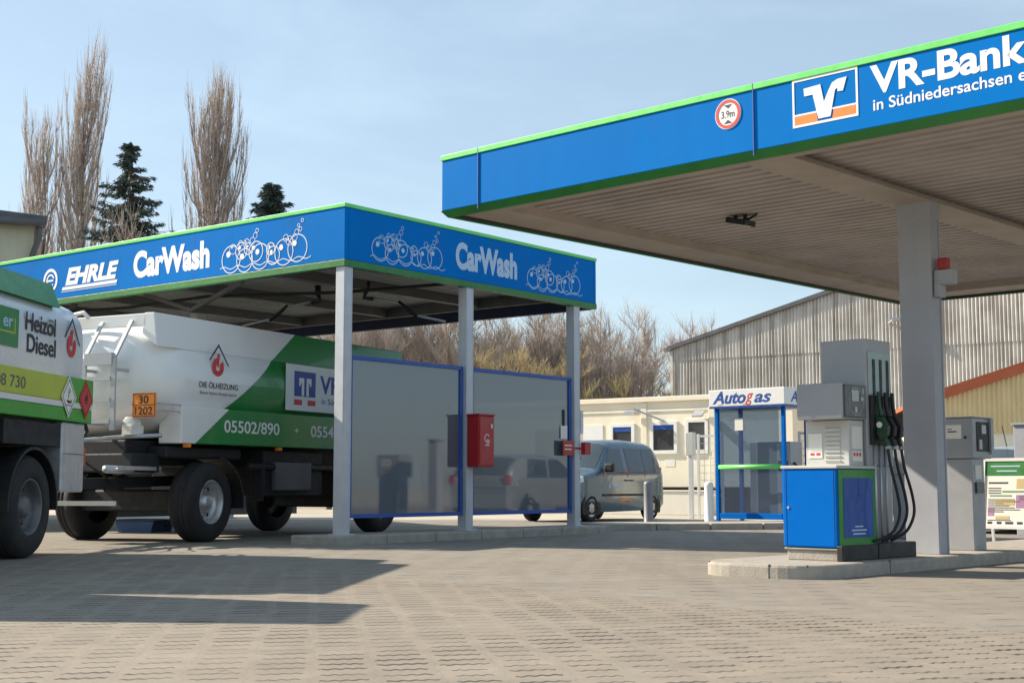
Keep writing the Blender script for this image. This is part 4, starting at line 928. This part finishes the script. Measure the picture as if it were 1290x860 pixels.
mb = MB(); mb.box(-bw - .1, .1, -.12, bdp + .1, bh, bh + .32); sb = mb.build('sign_box', WHITE, gb, .01)
txt('lettering', 'Auto', .74, .22, LOGOBLUE, sb, (-bw - .02, -.121, bh + .06), 'F', .03, .3); txt('lettering', 'g', .17, .22, REDLOGO, sb, (-bw + .71, -.121, bh + .085), 'F', .006, .3); txt('lettering', 'as', .37, .22, LOGOBLUE, sb, (-bw + .9, -.121, bh + .06), 'F', .02, .3)
txt('lettering', 'Au', .45, .2, LOGOBLUE, sb, (.101, .1, bh + .06), 'S', .018, .3)
mb = MB(); flat(mb, [(-bw + .1, bh + .025), (-bw + .2, bh + .025), (-bw + .2, bh + .035), (-bw + .1, bh + .035)], 'F', .002); flat(mb, [(-bw + .65, bh + .02), (-bw + .8, bh + .02), (-bw + .8, bh + .03), (-bw + .65, bh + .03)], 'F', .002); mb.build('red_dash', REDLOGO, sb, fix=False).location.y = -.121
mb = MB(); mb.box(-bw - .1, .1, -.12, bdp + .1, bh - .03, bh - .002); mb.build('sign_base', PANELBLUE, gb)
mb = MB(); mb.tube([(-bw + .04, -.01, 1.03), (-.04, -.01, 1.03)], .045, 10); mb.build('rail', LGREEN, gb)
mb = MB(); mb.box(-bw + .045, -.045, -.03, .03, .05, .16); mb.box(-bw + .045, -.045, bdp - .03, bdp + .03, .05, .16); mb.box(-.03, .03, .045, bdp - .045, .05, .16); mb.build('base_rail', PUMPBLUE, gb, .005)
mb = MB(); mb.box(-bw + .05, -.05, -.006, .006, .16, bh - .04); gp = mb.build('glass_pane', CLEAR, gb)
mb = MB(); mb.box(-bw - .006, -bw + .006, .05, bdp - .05, .16, bh - .04); mb.box(-bw + .05, -.6, bdp - .006, bdp + .006, .16, bh - .04); mb.build('glass_pane', CLEAR, gb)
mb = MB(); mb.box(-bw + .4, -bw + .58, -.012, -.007, 1.72, 1.95); mb.build('notice', PAPER, gp)
ld = thing('gas_dispenser', 'grey gas dispenser cabinet standing inside the blue framed shelter', 'dispenser', frame_pt(GB, AB, -.75, .28, .1), AB)
mb = MB(); mb.box(-.16, .72, 0, .45, .08, 1.5); mb.build('cabinet', PUMPGREY, ld, .012)
mb = MB(); mb.box(.44, .70, -.012, -.001, .12, 1.47); fp = mb.build('front_panel', PUMPLIGHT, ld, .004)
mb = MB(); mb.box(.5, .66, -.016, -.0125, 1.2, 1.42); mb.box(.56, .62, -.016, -.0125, .72, .9); mb.box(.5, .62, -.016, -.0125, .3, .36); mb.box(.5, .62, -.016, -.0125, .42, .52); mb.build('label', TEAL, fp)
mb = MB(); mb.box(.46, .68, -.018, -.0125, .96, 1.14); mb.build('display', SCREENDARK, fp)
mb = MB(); mb.tube([(.74, .1, 1.1), (.9, .05, .95), (.95, .05, .6), (.86, .05, .25)], .025, 8); mb.build('hose', BLACK, ld)
# wire mesh guard right of the booth, and gate to its left
def mesh_panel(nm, lab, loc, a, w, h0, h1, nx, nz, m):
    o = thing(nm, lab, 'fence', loc, a)
    mb = MB()
    for x in (0, w): mb.box(x - .03, x + .03, -.03, .03, 0, h1 + .05).cut()
    mb.each('post', m, o, .004); mb = MB()
    mb.bar((0, 0, h1), (w, 0, h1), .05); mb.bar((0, 0, h0), (w, 0, h0), .04)
    mb.build('rail', m, o); mb = MB()
    for i in range(1, nx): mb.bar((w * i / nx, 0, h0), (w * i / nx, 0, h1), .012)
    for i in range(1, nz): mb.bar((0, .01, h0 + (h1 - h0) * i / nz), (w, .01, h0 + (h1 - h0) * i / nz), .012)
    mb.build('mesh', m, o); return o
mesh_panel('mesh_guard', 'galvanised wire mesh guard panel between the gas booth and the pump', (6.2, 30.2, 0), 25, 1.9, .3, 1.9, 8, 10, GALV)
mesh_panel('mesh_gate', 'pale wire mesh gate in front of the cream cabin door', (4.55, 34.2, 0), 30, .62, .55, 1.98, 4, 8, FRAMEW)
pg = thing('gate_post', 'tall pale gate post with a box on top, left of the mesh gate', 'post', (4.3, 33.7, 0), 30)
mb = MB(); mb.box(-.05, .05, -.05, .05, 0, 1.55); mb.build('post', FRAMEW, pg, .006); mb = MB(); mb.box(-.1, .1, -.09, .09, 1.5, 2.05); mb.build('box', WALLW, pg, .01)

# ------------------------------------------------------------------ buildings behind
AH = 35
cabn = thing('site_cabin', 'low cream site cabins with white framed windows on a raised base', 'cabin', (5.3, 38.0, 0), AH)
# local x: from left end to right end, front face at y=0 (normal -y)
X0, X1 = -8.5, 2.5; zb_, zt_ = .74, 3.1
mb = MB(); mb.box(X0, X1, 0, 4, zb_, zt_); wl = mb.build('wall', CREAM, cabn, .01)
mb = MB(); mb.box(X0 - .08, X1 + .08, -.1, 4.1, zt_, zt_ + .14); mb.box(X0, X1, -.03, .0, zt_ - .28, zt_ - .22); rf_ = mb.build('roof', CREAM, cabn, .02)
mb = MB()
for x in (-4.2, -1.95, .15): mb.box(x - .09, x + .09, -.035, -.001, zb_, zt_ - .02).cut()
mb.each('corner_post', CREAM, cabn, .01)
def cwin(x0, x1, z0, z1, blind=True):
    mb = MB(); f = .1
    mb.box(x0 - f, x1 + f, -.05, -.001, z1, z1 + f); mb.box(x0 - f, x1 + f, -.06, -.001, z0 - f, z0); mb.box(x0 - f, x0, -.05, -.001, z0, z1); mb.box(x1, x1 + f, -.05, -.001, z0, z1)
    w = mb.build('window', FRAMEW, cabn, .005); mb = MB(); mb.box(x0, x1, -.02, -.002, z0, z1); mb.build('pane', PANE, w)
    if blind: mb = MB(); mb.box(x0 + .02, x1 - .02, -.035, -.021, z1 - .13, z1 - .01); mb.build('shutter', PANELBLUE, w)
cwin(-2.95, -2.35, 1.75, 2.42); cwin(-1.65, -1.0, 1.75, 2.45); cwin(-.55, -.05, 1.75, 2.5, False); cwin(-5.6, -4.6, 1.6, 2.4, False)
mb = MB(); mb.box(-3.95, -3.3, -.02, -.001, 1.5, 2.5); mb.build('panel', WHITE, cabn)
mb = MB(); mb.box(-1.3, -1.0, -.008, -.001, 1.3, 1.5); mb.build('notice', PAPER, cabn)
mb = MB(); mb.bar((-2.1, -.3, 2.9), (-1.3, -.02, 2.55), .1, .05); mb.box(-2.4, -2.1, -.32, -.1, 2.75, 2.85); mb.build('wall_lamp', GALV, cabn); mb = MB(); mb.obox((-.15, -.2, 2.72), .3, .25, .06, Matrix.Rotation(R(35), 3, 'X')); mb.build('wall_lamp', GALV, cabn)
mb = MB(); mb.box(X0, X1, .3, 3.9, .0, zb_ - .002); mb.build('underframe', DARKBLOCK, cabn)
lw = thing('low_wall', 'low whitewashed wall in front of the cream site cabins', 'wall', (5.3, 38.0, 0), AH)
mb = MB(); mb.box(-8.5, .6, -.9, -.65, 0, .62); mb.build('wall', WALLW, lw, .015); mb = MB(); mb.box(-8.5, .6, -.93, -.62, .62, .66); mb.build('coping', WALLW, lw, .01)
ds = thing('dark_block', 'dark block filling a dark opening behind the mesh guard', 'shed', (8.2, 41, 0), AH)  # shed form added as a stand-in for a dark opening
mb = MB(); mb.box(0, 5, 0, 4, 0, 2.75); mb.build('wall', DARKBLOCK, ds); mb = MB(); mb.prism([(-.15, 2.75), (5.15, 2.75), (5.15, 2.85), (-.15, 2.98)], 'y', -.2, 4.2); mb.build('roof', DARKROOF, ds)
mb = MB(); mb.box(.4, 1.7, -.03, -.001, 0, 2.1); mb.build('door', DARKROOF, ds)
# corrugated hall
HO = (6.69, 58.0)
hall = thing('corrugated_hall', 'large weathered grey corrugated hall with a low pitched gable', 'hall', (HO[0], HO[1], 0), AH)
def gable_top(x, W=25.0, e=6.42, s=.256): return e + s * min(x, W - x)
def corr(mb, x0, x1, period, amp, zlo, zhi, y0=0, n=6):
    N_ = int((x1 - x0) / period * n); vs = []; fs = []
    for i in range(N_ + 1):
        x = x0 + (x1 - x0) * i / N_; y = y0 + amp * math.sin(2 * math.pi * (x - x0) / period)
        vs += [(x, y, zlo(x)), (x, y, zhi(x))]
    fs = [(2 * i, 2 * i + 2, 2 * i + 3, 2 * i + 1) for i in range(N_)]
    mb.add(vs, fs, 0, True)
mb = MB(); mid = lambda x: 5.95 + .0 * x
corr(mb, 0, 25, .142, .034, lambda x: 0, lambda x: min(6.02, gable_top(x))); corr(mb, 0, 25, .142, .034, lambda x: min(5.94, gable_top(x) - .01), lambda x: gable_top(x), -.03)
mb.build('wall', HALL, hall, fix=False)
mb = MB(); mb.prism([(-.3, gable_top(-.3) + .0), (12.5, gable_top(12.5)), (25.3, gable_top(25.3)), (25.3, gable_top(25.3) + .16), (12.5, gable_top(12.5) + .18), (-.3, gable_top(-.3) + .16)], 'y', -.2, 30); mb.build('roof', DARKROOF, hall)
mb = MB(); mb.box(-.02, .02, .05, 30, 0, 6.3); mb.build('side_wall', HALL, hall)
mb = MB()
for x in (.0,): mb.box(x - .07, x + .05, -.09, -.04, 0, 6.35)
mb.build('corner_trim', HALL, hall)
mb = MB(); mb.tube([(17.0, -.08, 4.3), (17.0, -.12, 6.1), (16.85, -.1, 6.2)], .035, 6); mb.tube([(17.0, -.12, 5.4), (17.5, -.3, 5.3)], .03, 6); mb.build('vent_pipe', BLACK, hall)
mb = MB(); mb.bar((9.3, -.05, 6.9), (9.6, -.35, 7.0), .06); mb.obox((9.75, -.4, 6.98), .35, .2, .12, R(20)); mb.build('wall_lamp', GALV, hall)
# orange trimmed building on the right
ob = thing('orange_roofed_shed', 'cream corrugated shed with an orange roof edge at the right', 'shed', (9.95, 34.3, 0), 10)
gt = lambda x: 2.69 + .325 * min(x, 12 - x)
mb = MB(); corr(mb, 0, 12, .115, .03, lambda x: 2.06, gt, 0, 6); mb.build('cladding', YELSHEET, ob, fix=False)
mb = MB(); mb.box(0, 12, .05, 8, 0, 2.08); mb.box(.02, 11.98, .06, .08, 2.08, 2.68); mb.build('wall', CREAM, ob)
mb = MB(); mb.prism([(-.1, gt(-.1)), (6, gt(6)), (12.1, gt(12.1)), (12.1, gt(12.1) + .26), (6, gt(6) + .27), (-.1, gt(-.1) + .26)], 'y', -.12, -.06); mb.build('barge_board', ORROOF, ob, .005)
mb = MB(); mb.prism([(-.1, gt(-.1) + .1), (6, gt(6) + .1), (12.1, gt(12.1) + .1), (12.1, gt(12.1) + .2), (6, gt(6) + .2), (-.1, gt(-.1) + .2)], 'y', -.05, 8.2); mb.build('roof', ORROOF, ob)
# grey post at the far right
gpst = thing('steel_post', 'grey blue steel post at the right edge behind the A-board', 'post', (8.0, 21.9, 0), 43)
mb = MB(); mb.box(-.11, .11, -.11, .11, 0, 1.72); mb.build('post', PILLAR, gpst, .01); mb = MB(); mb.box(-.14, .14, -.14, .14, 1.72, 1.75); mb.build('cap', PILLAR, gpst)
# beige building top left
bb = thing('beige_building', 'beige panelled building with a dark gutter behind the tank truck', 'building', (-10.75, 31.0, 0), -24)
mb = MB(); mb.box(-14, 0, 0, 8, 0, 6.6); mb.build('wall', BEIGEWALL, bb)
mb = MB()
for i in range(1, 14): mb.box(-i * .72 - .015, -i * .72 + .015, -.012, -.001, 0, 6.6)
mb.build('panel_rib', BEIGEWALL, bb)
mb = MB(); mb.prism([(-14.2, 6.6), (.25, 6.6), (.25, 6.78), (-14.2, 7.6)], 'y', -.3, 8.3); mb.build('roof', DARKROOF, bb, .02)
mb = MB(); mb.tube([(-14, -.36, 6.62), (.2, -.36, 6.6)], .09, 8); mb.tube([(.08, -.3, 6.58), (.1, -.25, 6.3), (-.02, -.1, 5.9), (-.02, -.1, 0)], .07, 8); mb.build('gutter', STEELDARK, bb)

# ------------------------------------------------------------------ trees
def tree_obj(name, label, cat, loc, trunk, crown, mt, mc, group, a=0, s=1):
    t = thing(name, label, cat, loc, a, group); trunk.build('trunk', mt, t, fix=False); crown.build('crown', mc, t, fix=False); t.scale = (s, s, s); return t
def poplar(h, w, seed, nl=100, peak=.9, lean=0):
    r = random.Random(seed); tk = MB(); cr = MB()
    tk.tube([(lean * (z / h) + .15 * math.sin(z * .5 + seed), .12 * math.cos(z * .4), z) for z in [h * k / 14 for k in range(14)]], [.3 * (1 - k / 13.2) ** 1.3 + .006 for k in range(14)], 6)
    for i in range(nl):
        u = r.random() ** .8; z0 = h * (.05 + (.78 if i % 7 == 0 else .72) * u); az = r.uniform(0, 2 * math.pi); f = z0 / h
        prof = (.3 if i % 7 == 0 else 1) * w * (math.sin(math.pi * min(1, f * .8 + .18)) ** .8) * r.uniform(.35, 1.05)
        Lz = min(h * r.uniform(.14, .32) * (1.1 - .45 * f), h * 1.0 - z0) ; n = 6; pts = []; x0 = lean * f
        ph = r.uniform(0, 6)
        for k in range(n + 1):
            t = k / n; rad = prof * (1 - math.exp(-2.6 * t)) * (1 - .15 * t)
            pts.append((x0 + lean * t * Lz / h + math.cos(az) * rad + .07 * math.sin(ph + 5 * t), math.sin(az) * rad + .07 * math.cos(ph + 4 * t), z0 + Lz * t ** .95))
        cr.tube(pts, [.05 * (1 - .8 * k / n) * (1.2 - .6 * f) + .006 for k in range(n + 1)], 4, cap=False)
        for q in range(40):
            t = r.uniform(.08, 1); k = min(n - 1, int(t * n)); b = Vector(pts[k]).lerp(Vector(pts[k + 1]), t * n - k)
            a2 = az + r.uniform(-2.2, 2.2); sp = r.uniform(.04, .24); l = r.uniform(.5, 1.6)
            m_ = b + Vector((math.cos(a2) * sp, math.sin(a2) * sp, l * .45)); e = b + Vector((math.cos(a2) * sp * 1.35 + r.uniform(-.08, .08), math.sin(a2) * sp * 1.35, l))
            cr.tube([b, m_, e], [.012, .009, .003], 3, cap=False)
    return tk, cr
ZP = 70
def px(u, Z): return (u - 645) / 1760 * Z
G = 'poplars behind the car wash'
tk, cr = poplar(20.6, 1.8, 1, 85); tree_obj('poplar_tree', 'bare poplar with the shorter slim top, leftmost of the poplars', 'tree', (px(44, 70), 70, 0), tk, cr, BARK, TWIGGREY, G)
tk, cr = poplar(23.9, 1.9, 2, 110, lean=.5); tree_obj('poplar_tree', 'tallest bare poplar, between the shorter poplar top and the spruce', 'tree', (px(82, 70), 70.6, 0), tk, cr, BARK, TWIGGREY, G)
tk, cr = poplar(21.8, 2.5, 3, 130); tree_obj('poplar_tree', 'bare broad poplar standing alone right of the spruce', 'tree', (px(263, 70), 70, 0), tk, cr, BARK, TWIG, G)
def spruce(h, w, seed, n=26, leaf=.26):
    r = random.Random(seed); tk = MB(); cr = MB(); tk.tube([(0, 0, 0), (0, 0, h * .97)], [.22, .03], 6)
    vs = []; fs = []
    lv = h * .12
    while lv < h * .985:
        f = lv / h; Rm = w * (1 - f) ** .72 + .12
        for b in range(r.randint(7, 10)):
            az = r.uniform(0, 6.283); Lb = Rm * r.uniform(.5, 1.15); z = lv + r.uniform(-.15, .15); m = max(4, int(Lb / .1))
            tipup = .22 * Lb
            def at(t): return Vector((math.cos(az) * Lb * t, math.sin(az) * Lb * t, z - .34 * Lb * t + (.30 * Lb * t * t)))
            tk.tube([at(0), at(.5), at(1)], [.03, .02, .008], 3, cap=False)
            for k in range(m * 8):
                t = r.uniform(.08, 1) ; p = at(t); s = leaf * r.uniform(.6, 1.3) * (1.0 - .35 * t)
                off = Vector((-math.sin(az), math.cos(az), 0)) * r.uniform(-1, 1) * Lb * .24 * (1 - t * .7)
                p = p + off + Vector((0, 0, -abs(off.length) * .3 - r.uniform(0, .12)))
                d = Vector((math.cos(az) + r.uniform(-.8, .8), math.sin(az) + r.uniform(-.8, .8), r.uniform(-.9, -.05))).normalized(); sd = d.cross(Vector((r.uniform(-1, 1), r.uniform(-1, 1), r.uniform(-1, 1)))).normalized()
                o = len(vs); vs += [p + sd * s * .2, p - sd * s * .2, p + d * s]; fs.append((o, o + 1, o + 2))
        lv += h * .024 * (1.15 - .4 * f)
    cr.add(vs, fs); return tk, cr
tk, cr = spruce(15.9, 4.6, 5); tree_obj('spruce_tree', 'dark green spruce between the bare poplars', 'tree', (px(155, 60), 60, 0), tk, cr, BARK, NEEDLE, None)
tk, cr = spruce(15.4, 4.6, 8, leaf=.4); tree_obj('spruce_tree', 'rounded dark evergreen top just showing above the car wash roof', 'tree', (px(338, 66), 66, 0), tk, cr, BARK, NEEDLE, None)
def bare_tree(h, w, seed, nb=16, nt=24, thin=1.0, stem=5):
    r = random.Random(seed); tk = MB(); cr = MB()
    for s in range(stem):
        az = r.uniform(0, 6.28); sp = w * r.uniform(.1, .55); hh = h * r.uniform(.72, 1.0)
        pts = [Vector((math.cos(az) * sp * t ** .8 + .08 * math.sin(7 * t + s), math.sin(az) * sp * t ** .8, hh * t)) for t in [k / 7 for k in range(8)]]
        tk.tube(pts, [.075 * (1 - .88 * k / 7) * thin for k in range(8)], 5, cap=False)
        for i in range(nb):
            t = r.uniform(.18, .98); k = min(6, int(t * 7)); b = pts[k].lerp(pts[k + 1], t * 7 - k); a2 = r.uniform(0, 6.28); l = h * r.uniform(.12, .28) * (1.1 - .6 * t); el = r.uniform(.5, 1.3)
            d = Vector((math.cos(a2) * math.cos(el), math.sin(a2) * math.cos(el), math.sin(el))); q = [b + d * l * x + Vector((0, 0, .12 * l * x * x)) + Vector((r.uniform(-1, 1), r.uniform(-1, 1), 0)) * .05 * x * l for x in (0, .35, .7, 1)]
            cr.tube(q, [.024 * thin, .018 * thin, .012 * thin, .005 * thin], 4, cap=False)
            for j in range(nt):
                t2 = r.uniform(.1, 1); kk = min(2, int(t2 * 3)); b2 = q[kk].lerp(q[kk + 1], t2 * 3 - kk); a3 = r.uniform(0, 6.28); e3 = r.uniform(.2, 1.4); l2 = h * r.uniform(.03, .1)
                d2 = (d * .6 + Vector((math.cos(a3) * math.cos(e3), math.sin(a3) * math.cos(e3), math.sin(e3)))).normalized(); m_ = b2 + d2 * l2 * .5 + Vector((r.uniform(-.03, .03), r.uniform(-.03, .03), 0))
                cr.tube([b2, m_, b2 + d2 * l2 + Vector((0, 0, .1 * l2))], [.010 * thin, .008 * thin, .003], 3, cap=False)
    return tk, cr
GB_ = 'bare trees behind the car wash and cabins'
protos = []
for i in range(4):
    tk, cr = bare_tree(6.5, 2.1, 20 + i, 15, 30, .56, 9); protos.append((tk.build('trunk', BARK, fix=False), cr.build('crown', (HEDGE, TWIGGREY)[i % 2], fix=False)))
used = set(); r = random.Random(4)
NT = 30; lab0 = ['above the trailer end', 'above the left tinted screen', 'left of the middle car wash column', 'right of the middle car wash column', 'above the right tinted screen', 'beside the last car wash column', 'behind the slate blue car', 'near the left end of the hall']
for i in range(NT):
    u = 425 + (806 - 425) * i / (NT - 1); Z = 47 + (i % 3) * 2.6 + r.uniform(-.6, .6)
    where = lab0[min(6, int((u - 425) / 55.5))]; row = ('front', 'middle', 'back')[i % 3]
    t = thing('bare_tree', 'bare brown tree %s, in the %s row' % (where, row), 'tree', (px(u, Z) + r.uniform(-.3, .3), Z, 0), r.uniform(0, 360), GB_)
    k = i % 4
    for src in protos[k]:
        o = src if k not in used else src.copy()
        if k in used: COL.objects.link(o)
        o.parent = t
    used.add(k); sz = r.uniform(.9, 1.12) * (1.03 if u < 620 else .96); t.scale = (sz, sz, sz)
for (u, Z, h, sd) in ((862, 64, 8.2, 41), (893, 66, 9.4, 42)):
    tk, cr = bare_tree(h, 1.3, sd, 22, 26, 1.0, 4)
    tree_obj('birch_tree', 'pale bare birch rising behind the hall roof, %s of the two' % ('lower' if h < 9 else 'taller'), 'tree', (px(u, Z), Z, 0), tk, cr, BIRCH, BIRCH, 'birches behind the hall')
for (u, Z, h, sd, lb) in ((645, 44, 4.7, 51, 'yellowish willow bush right of the middle car wash column'), (700, 44.2, 4.8, 52, 'yellowish willow bush beside the last car wash column'), (765, 44.5, 4.2, 53, 'yellowish willow bush behind the slate blue car'), (806, 47, 3.9, 54, 'yellowish willow bush left of the hall corner')):
    tk, cr = bare_tree(h, 2.2, sd, 20, 30, .6, 11); tree_obj('willow_bush', lb, 'bush', (px(u, Z), Z, 0), tk, cr, OLIVE, OLIVE, 'willow bushes behind the cabins')
tk, cr = bare_tree(10.9, .8, 61, 10, 30, .6, 4); tree_obj('bare_tree', 'small bare tree in front of the dark spruce', 'tree', (px(163, 52), 52, 0), tk, cr, BARK, TWIG, None)
